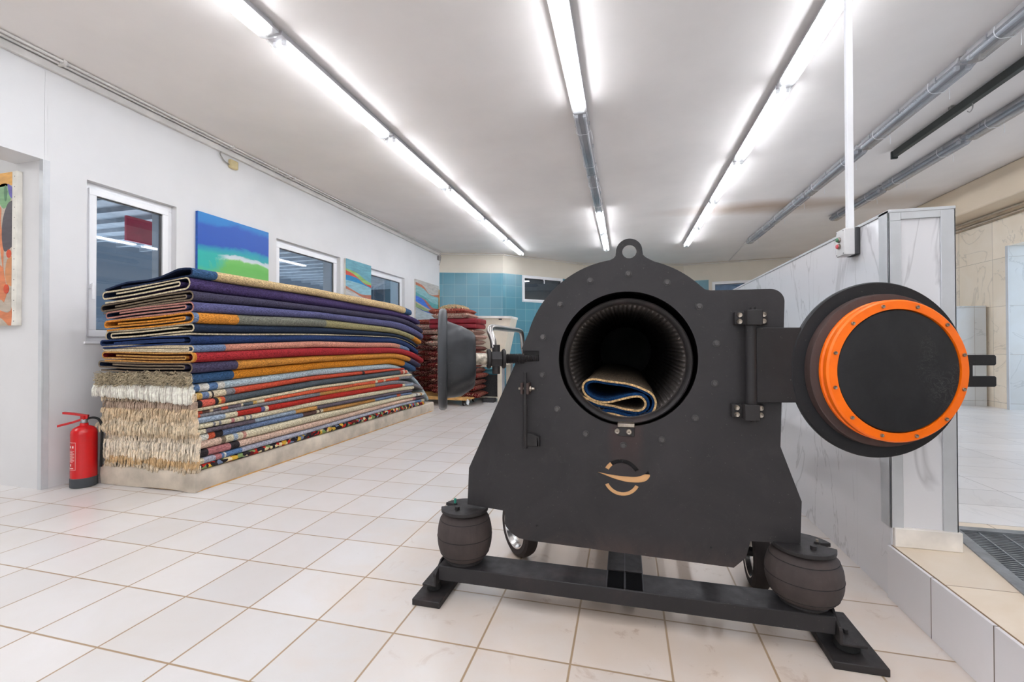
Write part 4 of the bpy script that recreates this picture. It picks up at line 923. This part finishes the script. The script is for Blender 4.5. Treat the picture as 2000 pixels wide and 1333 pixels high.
# rug in the drum
DR = [(-.106, .783), (-.08, .7905), (-.05, .789), (.013, .775), (.074, .775), (.108, .797), (.124, .835), (.115, .868), (.088, .890), (.021, .915), (-.066, .926), (-.130, .934), (-.165, .922), (-.175, .895), (-.160, .865), (-.120, .842), (-.067, .838), (-.014, .852), (.037, .864), (.066, .862), (.083, .841), (.078, .819), (.054, .806), (.003, .8105), (-.049, .822), (-.102, .829), (-.137, .842), (-.174, .858)]
pth = bez(DR, 5)
t = thing('folded_rug', 'blue pile rug with tan woven back, folded inside the open drum of the machine', 'rug', (0, 2.5, .78))
b = MB(); TAN = fabric((206, 170, 118)); BLU = fabric((14, 52, 96)); DKB = fabric((54, 40, 36))
def fzd(y, x, z): return z+.004*math.sin(y*3)
ysd = [1.925, 1.935, 1.95]+[2.0+.12*k for k in range(14)]
# pile side is the inner one: path runs counter clockwise so the left side faces inward
sweep_sheet(b, lambda y: [(x+.002*math.sin(y*9), z) for x, z in pth], .0085, ysd, [(9, 'gbrown')], BLU, TAN, fzd)  # back coloured browner than its tan weave, painting in the drum's shade
b.build('woven_back', t, recalc=False, smooth=60)
b = MB()
sweep_sheet(b, lambda y: offset_path(pth, .020)[0], .010, ysd[1:], [(9, 'navy')], BLU, BLU, fzd)
o = b.build('pile', t, recalc=False, smooth=60); o.data.materials.clear(); [o.data.materials.append(BLU) for _ in range(3)]; o['label'] = 'deep blue pile'
# ------------------------------------------------------------------ fire extinguisher
EX, EY = -4.045, 2.505
t = thing('fire_extinguisher', 'red fire extinguisher standing on the floor beside the rug stack', 'fire extinguisher', (EX, EY, 0))
R0 = .078
b = MB(); b.lathe([(0, .07), (R0, .07), (R0, .405), (R0*.97, .425), (R0*.82, .447), (R0*.5, .462), (.026, .467), (.024, .485), (0, .485)], RED, 'Z', (EX, EY, 0), 56); b.build('cylinder', t)
b = MB(); b.lathe([(0, .0), (R0-.006, .0), (R0+.003, .006), (R0+.003, .070), (R0-.002, .076), (0, .076)], EXTB, 'Z', (EX, EY, 0), 56); b.build('base_ring', t)
b = MB(); b.cyl((EX, EY, 0), .021, .485, .515, ALUM, 'Z', 20, .002); b.box(EX-.018, EX+.018, EY-.016, EY+.016, .510, .540, REDD); b.build('valve', t, .002)
du, dv = -.80, -.6
def lev(z0, z1, l, w=.012):
    b = MB(); d = Vector((du, dv)).normalized(); n_ = Vector((-d.y, d.x))*w
    p0 = Vector((EX, EY))+d*-.025; p1 = Vector((EX, EY))+d*l*.45; p2 = Vector((EX, EY))+d*l
    for (a_, za, c_, zc) in ((p0, z0, p1, z0+(z1-z0)*.62), (p1, z0+(z1-z0)*.62, p2, z1)):
        vs = []
        for (pp, zz) in ((a_, za), (c_, zc)):
            for s_ in (-1, 1):
                for h in (0, .017): vs.append((pp.x+n_.x*s_, pp.y+n_.y*s_, zz+h))
        b.add(vs, [(0, 1, 3, 2), (4, 6, 7, 5), (0, 4, 5, 1), (2, 3, 7, 6), (0, 2, 6, 4), (1, 5, 7, 3)], REDD)
    return b.build('lever', t, .002)
lev(.528, .560, .125, .014); lev(.518, .462, .155, .014)
b = MB(); b.tube(bez([(EX+.01, EY+.01, .515), (EX+.05, EY+.03, .522), (EX+.085, EY+.045, .505), (EX+.100, EY+.055, .44), (EX+.098, EY+.055, .3), (EX+.094, EY+.053, .14)], 6), .009, RUBB, 10); b.build('hose', t)
b = MB(); a0, a1 = math.radians(240), math.radians(292); pts = []
def lab(z0, z1, A0, A1, mt, rr):
    n_ = 8; vs = [(EX+rr*math.cos(A0+(A1-A0)*k/n_), EY+rr*math.sin(A0+(A1-A0)*k/n_), z) for z in (z0, z1) for k in range(n_+1)]
    b.add(vs, [(k, k+1, n_+2+k, n_+1+k) for k in range(n_)], mt)
for (z0, z1) in ((.140, .1425), (.345, .3475)): lab(z0, z1, a0, a1, PRINT, R0+.0008)
for A0 in (a0, a1-.025): lab(.14, .3475, A0, A0+.025, PRINT, R0+.0008)
for k in range(11): lab(.20+.008*k, .2030+.008*k, a0+.12, a1-.12-(.15 if k % 3 == 0 else 0), PRINT, R0+.0008)
for A0 in (a0+.25, a0+.55): lab(.305, .322, A0, A0+.17, PRINT, R0+.0008)
lab(.168, .186, a0+.3, a0+.46, PRINT, R0+.0008); lab(.150, .1565, a0+.1, a1-.2, PRINT, R0+.0008)
b.build('printed_label', t, recalc=False)
# ------------------------------------------------------------------ paintings
PM = {}
def paint(c):
    c = [int(q*.88) for q in c]; k = tuple(c)
    if k not in PM:
        t = NT('paint_%d_%d_%d' % k); o = t.obj(); n = t.noise(t.scalev(o, 1, 1, 5), 5, 4, .6, .5)
        t.col(t.mix(t.mapr(n, .3, .72), lin([q*.9 for q in c]), lin([min(255, q*1.07+5) for q in c]))); t.set(.5); t.bump(t.noise(o, 60, 3), .15, .003); PM[k] = t.m
    return PM[k]
CANV = plain('canvas_edge', (222, 218, 208), .8)
def banded(name, label, y0, y1, z0, z1, bands):
    """bands: list of (colour, upper boundary points [(u, v)...]) bottom to top; canvas hangs on the left wall"""
    t = thing(name, label, 'painting', (XW, (y0+y1)/2, z0)); xs = XW+.032
    b = MB(); b.box(XW+.003, xs-.001, y0, y1, z0, z1, CANV); b.build('stretcher', t, .002)
    b = MB(); n = 40; lo = [0.0]*(n+1)
    def ev(p, u):
        q = bez(p, 12)
        for k in range(len(q)-1):
            if q[k][0] <= u <= q[k+1][0]+1e-9: s_ = (u-q[k][0])/max(1e-9, q[k+1][0]-q[k][0]); return q[k][1]+(q[k+1][1]-q[k][1])*s_
        return q[-1][1]
    for col_, p in bands:
        hi = [min(1, max(lo[k], ev(p, k/n))) for k in range(n+1)]
        vs = [(xs, y0+(y1-y0)*k/n, z0+(z1-z0)*lo[k]) for k in range(n+1)]+[(xs, y0+(y1-y0)*k/n, z0+(z1-z0)*hi[k]) for k in range(n+1)]
        b.add(vs, [(k, k+1, n+2+k, n+1+k) for k in range(n)], paint(col_)); lo = hi
    b.build('painted_canvas', t, recalc=False)
    return t
# green hills painting: soft bands
t = thing('seascape_painting', 'large blue and green seascape canvas between the first and second window', 'painting', (XW, 4.04, 1.62))
b = MB(); b.box(XW+.003, XW+.033, 3.575, 4.50, 1.62, 2.455, paint((20, 90, 190))); b.build('stretcher', t, .002)
n = NT('seascape'); o_ = n.obj(); sp = n.N('ShaderNodeSeparateXYZ'); n.L(o_, sp.inputs[0])
nz = n.noise(n.scalev(o_, 1, 1.2, 2.2), 2.6, 5, .6, .8)
u = n.mapr(sp.outputs['Y'], 3.575, 4.50); v = n.mapr(sp.outputs['Z'], 1.62, 2.455)
hill = n.M('ADD', n.M('MULTIPLY', n.M('SINE', n.M('MULTIPLY', u, 2.6)), .05), n.M('MULTIPLY', u, .03))
vv = n.M('SUBTRACT', n.M('ADD', v, n.M('MULTIPLY', n.M('SUBTRACT', nz, .5), .17)), hill)
r = n.N('ShaderNodeValToRGB'); n.L(vv, r.inputs[0]); e = r.color_ramp.elements
stops = [(0, (112, 180, 102)), (.33, (96, 174, 78)), (.405, (112, 184, 94)), (.43, (206, 214, 218)), (.47, (190, 206, 214)), (.49, (30, 158, 158)), (.56, (0, 140, 170)), (.60, (0, 72, 168)), (.84, (0, 76, 170)), (.90, (8, 114, 186)), (1, (16, 120, 188))]
e[0].color = lin(stops[0][1]); e[1].position = 1; e[1].color = lin(stops[-1][1])
for p_, c_ in stops[1:-1]: q = e.new(p_); q.color = lin(c_)
left = n.M('MULTIPLY', n.mapr(n.M('ADD', u, n.M('MULTIPLY', n.M('SUBTRACT', nz, .5), .5)), .22, .36, 1, 0), n.mapr(vv, .22, .34, 0, 1))
tl = n.M('MULTIPLY', left, n.mapr(vv, .55, .5, 0, 1)); n.col(n.mix(tl, r.outputs[0], lin((20, 170, 160)))); n.set(.45)
b = MB(); b.box(XW+.033, XW+.0345, 3.575, 4.50, 1.62, 2.455, n.m); b.build('painted_canvas', t)
banded('wave_painting', 'tall canvas with red, blue and teal wave bands between the second and third window', 6.045, 6.76, 1.86, 2.437, [
 ((206, 204, 200), [(0, .18), (.3, .12), (.6, .03), (1, .0)]), ((196, 118, 90), [(0, .26), (.3, .17), (.6, .10), (1, .13)]), ((150, 200, 214), [(0, .42), (.5, .40), (1, .33)]),
 ((20, 140, 200), [(0, .56), (.4, .54), (.7, .42), (1, .34)]), ((214, 70, 52), [(0, .68), (.3, .62), (.7, .44), (1, .42)]), ((150, 196, 110), [(0, .73), (.4, .68), (.7, .56), (1, .47)]), ((104, 170, 186), [(0, 1), (1, 1)])])
banded('wave_painting', 'pale canvas with orange and blue wave bands on the left wall nearest the back corner', 8.424, 9.60, 1.60, 2.455, [
 ((190, 202, 206), [(0, .32), (.3, .25), (.6, .22), (1, .20)]), ((40, 80, 190), [(0, .32), (.35, .26), (.6, .25), (1, .22)]), ((150, 176, 120), [(0, .42), (.35, .33), (.6, .27), (1, .23)]), ((206, 190, 160), [(0, .46), (.4, .36), (.7, .31), (1, .30)]),
 ((70, 120, 220), [(0, .60), (.3, .54), (.6, .34), (1, .31)]), ((196, 110, 96), [(0, .60), (.4, .54), (.7, .38), (1, .37)]), ((96, 170, 170), [(0, .68), (.4, .60), (.7, .50), (1, .48)]),
 ((150, 198, 200), [(0, .86), (.3, .82), (.6, .70), (1, .68)]), ((204, 120, 86), [(0, .93), (.3, .88), (.6, .71), (1, .76)]), ((206, 200, 194), [(0, 1), (1, 1)])])
# orange abstract canvas on the side room wall (faces the camera)
t = thing('abstract_painting', 'orange and grey abstract canvas with stapled edge on the white wall in the doorway', 'painting', (-5.2, 2.36, 1.24))
YF = 2.330; x1p, x0p, z0p, z1p = -4.475, -5.95, 1.235, 2.415
b = MB(); b.box(x0p, x1p, YF, 2.362, z0p, z1p, CANV); b.build('stretcher', t, .002)
b = MB()
def shp(pts, c, d=.0006): b.prism([(x1p-.055-u_, z0p+v_) for u_, v_ in pts], YF-d, YF+.0005, paint(c), 'Y')
shp([(0, .0), (1.40, .0), (1.40, 1.175), (0, 1.175)], (206, 190, 172), .0004)
shp([(0, 1.075), (1.4, 1.02), (1.4, 1.175), (0, 1.175)], (240, 168, 30), .0010)
shp(bez([(.0, .60), (.08, .57), (.11, .68), (.10, .82), (.05, .93), (0, .955)], 6), (84, 76, 82), .0012)
shp(bez([(.20, .88), (.26, .82), (.40, .84), (.44, .95), (.34, 1.0), (.22, .99), (.20, .88)], 6), (84, 76, 82), .0012)
shp(bez([(.02, .95), (.09, .90), (.15, .96), (.17, 1.03), (.14, 1.085), (.05, 1.085), (.0, 1.0)], 6), (128, 178, 122), .0010)
shp(bez([(.06, .96), (.08, .96), (.09, 1.04), (.07, 1.08), (.05, 1.03)], 6), (70, 130, 84), .0014)
shp(bez([(.0, 1.06), (.05, 1.085), (.03, 1.0), (0, .97)], 6), (96, 84, 180), .0012)
shp(bez([(.0, .0), (.0, .14), (.09, .15), (.05, .26), (.09, .44), (.09, .62), (.12, .78), (.12, .90), (.16, .92), (.21, .84), (.25, .70), (.28, .50), (.35, .33), (.5, .25), (.6, .0)], 6), (236, 138, 88), .0011)
shp(bez([(.15, .12), (.20, .2), (.23, .35), (.28, .42), (.33, .3), (.3, .15), (.2, .08)], 6), (206, 190, 172), .0016)
shp(bez([(.0, .30), (.05, .32), (.07, .40), (.05, .50), (0, .53)], 6), (226, 150, 96), .0012)
shp(bez([(.1, .45), (.15, .50), (.16, .64), (.14, .66), (.12, .55)], 6), (212, 196, 178), .0016)
shp(bez([(.0, .20), (.05, .16), (.12, .20), (.16, .14), (.05, .10), (0, .12)], 6), (206, 190, 172), .0018)
shp(bez([(.03, .0), (.12, .06), (.2, .04), (.14, .0)], 6), (206, 190, 172), .0018)
for (cu, cv, r_) in ((.055, .28, .03), (.03, .55, .027), (.22, .68, .03)): shp([(cu+r_*math.cos(a*PI/9), cv+r_*1.2*math.sin(a*PI/9)) for a in range(18)], (230, 78, 34), .0022)
b.build('painted_canvas', t, recalc=False)
b = MB()
for k in range(15): b.box(x1p-.032, x1p-.026, YF-.001, YF, z0p+.03+.079*k, z0p+.036+.079*k, GREYB)
o = b.build('staples', t)
# ------------------------------------------------------------------ cushions on the dolly
K1 = kilim('kilim_red', [(84, 12, 18), (104, 16, 22), (40, 10, 16), (94, 14, 20), (120, 30, 28), (76, 12, 18), (176, 144, 116)]); K2 = kilim('kilim_dark', [(72, 18, 24), (36, 24, 30), (110, 30, 30), (180, 150, 126), (50, 20, 26), (84, 20, 26)], 18)
K3 = kilim('kilim_pale', [(186, 160, 142), (90, 60, 56), (206, 190, 170), (150, 60, 52), (120, 100, 92)], 18); K4 = kilim('kilim_salmon', [(146, 66, 52), (110, 34, 32), (170, 106, 84), (76, 26, 28)], 12)
VELV = plain('crimson_velvet', (122, 8, 26), .6, 0, .12, 8); 
def cushion_mesh(w, d, h, mt, pinch=.42, seam=True):
    b = MB(); n = 18; vs = []
    for side in (1, -1):
        for j in range(n+1):
            for i in range(n+1):
                u_, v_ = -1+2*i/n, -1+2*j/n; f = max(0, (1-u_**4)*(1-v_**4))**.5
                k = 1-.07*(1-abs(u_)**2)*abs(v_)**3; k2 = 1-.07*(1-abs(v_)**2)*abs(u_)**3
                vs.append((u_*w/2*k2, v_*d/2*k, side*(h/2*f**pinch)+h/2))
    m_ = (n+1)**2; fs = []
    for s_ in (0, 1):
        for j in range(n):
            for i in range(n):
                q = [s_*m_+j*(n+1)+i, s_*m_+j*(n+1)+i+1, s_*m_+(j+1)*(n+1)+i+1, s_*m_+(j+1)*(n+1)+i]; fs.append(q if s_ == 0 else q[::-1])
    b.add(vs, fs, mt); return b
protos = {}
for nm, mt in (('red', K1), ('dark', K2), ('pale', K3), ('salmon', K4)):
    o = cushion_mesh(.88, .62, .105, mt).build('cushion'); protos[nm] = o.data; bpy.data.objects.remove(o)
random.seed(11)
def put(kind, x, y, z, rz, sc, label, group, tilt=(0, 0)):
    o = bpy.data.objects.new('cushion', protos[kind]); COL.objects.link(o); o.location = (x, y, z); o.rotation_euler = (tilt[0], tilt[1], rz); o.scale = (sc, 1, 1)
    tag(o, label, 'cushion', group); return o
kindw = {'red': 'dark red kilim', 'dark': 'maroon and black kilim', 'pale': 'pale patterned kilim', 'salmon': 'salmon patterned'}
seqB = ['red', 'red', 'dark', 'red', 'dark', 'red', 'dark', 'red', 'dark', 'pale', 'pale', 'pale']
ZD = .155; hB = (1.37-ZD)/12
for k, kd in enumerate(seqB):
    pos = ['bottom', 'second from bottom', 'third from bottom', 'fourth from bottom', 'fifth from bottom', 'sixth from bottom', 'seventh from bottom', 'eighth from bottom', 'ninth from bottom', 'third below the velvet pads', 'second below the velvet pads', 'directly under the velvet pads'][k]
    tl = (0, .10) if k == 0 else (0, .03) if k < 3 else (0, random.uniform(-.02, .02))
    put(kd, -3.02+random.uniform(-.035, .035)+(.05 if k == 0 else 0), 7.75+random.uniform(-.02, .02), ZD+hB*k+(-.0 if k else .0), random.uniform(-.06, .06), 1.08+random.uniform(-.05, .06), '%s cushion, %s in the pile behind the hand wheel' % (kindw[kd], pos), 'cushions in the pile behind the hand wheel', tl)
seqA = ['red', 'dark', 'red', 'dark', 'red', 'dark', 'red', 'red', 'dark', 'dark', 'red', 'pale', 'pale', 'salmon']
hA = (1.60-.16)/14
for k, kd in enumerate(seqA):
    put(kd, -3.77+random.uniform(-.02, .02), 8.40+random.uniform(-.02, .02), .155+hA*k, random.uniform(-.04, .04), .80, '%s cushion, %s from the bottom of the pile beside the left wall' % (kindw[kd], ['lowest', 'second', 'third', 'fourth', 'fifth', 'sixth', 'seventh', 'eighth', 'ninth', 'tenth', 'eleventh', 'twelfth', 'thirteenth', 'topmost, fourteenth'][k]), 'cushions in the pile beside the left wall')
for k, (z, h) in enumerate(((1.375, .085), (1.462, .095))):
    b = MB()
    b.box(-3.47, -2.55+.01*k, 7.45, 8.02, z, z+h, VELV); o = b.build('velvet_pad', bevel=.032, bseg=5); tag(o, 'crimson velvet seat pad, %s of the two in the cushion pile' % ['lower', 'upper'][k], 'cushion', 'crimson velvet pads')
put('pale', -3.05, 7.72, 1.555, .04, .82, 'grey pink cushion lying on the crimson velvet pads', 'cushions on the velvet pads')
put('salmon', -3.10, 7.72, 1.64, -.05, .82, 'rust red cushion with a bright cloth bundle on it', 'cushions on the velvet pads')
b = MB(); BUN = kilim('bundle_cloth', [(60, 50, 40), (210, 190, 120), (40, 90, 90), (180, 60, 40), (230, 215, 180), (40, 34, 34)], 16)
b.lathe([(0, .0), (.24, .0), (.30, .025), (.28, .06), (.20, .10), (.10, .125), (0, .13)], BUN, 'Z', (0, 0, 0), 36, mod=lambda a, h: 1+.06*math.sin(5*a)+.03*math.sin(11*a)); o = b.build('cloth_bundle'); o.location = (-3.10, 7.72, 1.71); o.scale = (1, .8, .95)
tag(o, 'multicoloured tasselled cloth bundle on top of the cushion pile', 'cloth bundle')
t = thing('furniture_dolly', 'low wooden dolly on casters under the two cushion piles', 'dolly', (-3.4, 7.7, 0))
b = MB()
for k in range(6): b.box(-4.2, -2.60, 7.36+.13*k, 7.36+.13*k+.11, .128, .152, WOODP)
[b.box(-4.2, -3.3, 8.14+.13*k, 8.14+.13*k+.11, .128, .152, WOODP) for k in range(5)]; b.box(-3.9, -3.8, 7.36, 8.76, .10, .128, WOODP); b.box(-4.2, -2.66, 7.36, 7.44, .10, .128, WOODP); b.box(-4.2, -2.66, 7.98, 8.06, .10, .128, WOODP); b.build('deck', t, .003)
for (x, y) in ((-2.78, 7.42), (-2.80, 8.0), (-4.1, 7.42), (-4.1, 8.6)):
    b = MB(); b.cyl((0, y, .042), .042, x-.014, x+.014, TYRE, 'X', 24, .004); b.cyl((0, y, .042), .024, x-.016, x+.016, WHITE, 'X', 16); c_ = b.build('caster', t)
    b = MB(); b.box(x-.026, x-.018, y-.02, y+.02, .04, .10, RUST); b.box(x+.018, x+.026, y-.02, y+.02, .04, .10, RUST); b.box(x-.03, x+.03, y-.03, y+.03, .095, .10, RUST); b.build('caster_fork', c_)
b = MB(); b.prism([(-2.70, .05), (-2.66, .02), (-2.64, .09), (-2.67, .135), (-2.69, .12)], 7.34, 7.342, WHITE, 'Y'); b.build('paper_tag', t)
# ------------------------------------------------------------------ cream furniture at the back
t = thing('work_table', 'cream table with thick square legs behind the cushion pile', 'table', (-2.4, 8.4, 0))
b = MB(); b.box(-2.92, -2.19, 7.98, 8.75, .70, .745, CREAMC); b.box(-2.92, -2.19, 7.985, 8.0, .66, .70, CREAMC); b.build('tabletop', t, .003)
for (x, y) in ((-2.32, 7.99), (-2.32, 8.62), (-2.91, 8.62)):
    b = MB(); b.box(x, x+.085, y, y+.085, 0, .70, CREAMC); b.box(x+.085, x+.125, y+.01, y+.085, 0, .70, ALUM); b.build('leg', t, .002)
b = MB(); b.box(-2.9, -2.22, 8.5, 8.6, .08, .14, CREAMC); b.box(-2.9, -2.2, 8.2, 8.6, .05, .08, CREAMC); b.build('lower_shelf', t)
t = thing('cream_cabinet', 'cream cabinet with slanted right side against the teal tiled wall', 'cabinet', (-2.5, 8.9, .745))
b = MB(); b.prism([(-2.98, .745), (-2.36, .745), (-2.17, 1.60), (-2.98, 1.62)], 8.45, 8.95, CREAMC, 'Y'); b.build('body', t, .004)
b = MB(); b.prism([(-2.98, 1.62), (-2.165, 1.60), (-2.16, 1.645), (-2.98, 1.665)], 8.42, 8.98, plain('cream_edge', (236, 232, 226), .4), 'Y'); b.build('lid', t, .003)
b = MB(); b.box(-2.42, -2.36, 8.43, 8.45, 1.575, 1.597, GREYB); b.build('latch', t)
for z in (.92, 1.02):
    b = MB(); b.box(-2.97, -2.33, 8.435, 8.45, z, z+.02, CREAMC); b.build('ledge', t)
K5 = kilim('dark_grid_cloth', [(40, 42, 46), (70, 72, 74), (34, 34, 38), (96, 92, 90)], 30)
b = MB(); b.box(-2.86, -2.36, 8.22, 8.48, .082, .50, K5); b.box(-2.84, -2.38, 8.24, 8.46, .50, .60, TEAL); tag(b.build('folded_textile', bevel=.02), 'dark gridded textile pile on the shelf under the cream table', 'textile')
b = MB(); b.box(-2.60, -2.38, 7.95, 8.12, 0, .07, GREYB); tag(b.build('floor_block', bevel=.004), 'dark grey block on the floor at the foot of the cream table', 'block')
b = MB(); b.tube([(-4.16, 9.5, 1.3), (-4.21, 9.62, 2.37)], .012, WOODP, 8); tag(b.build('wooden_stick'), 'thin wooden stick leaning in the back left corner', 'stick')
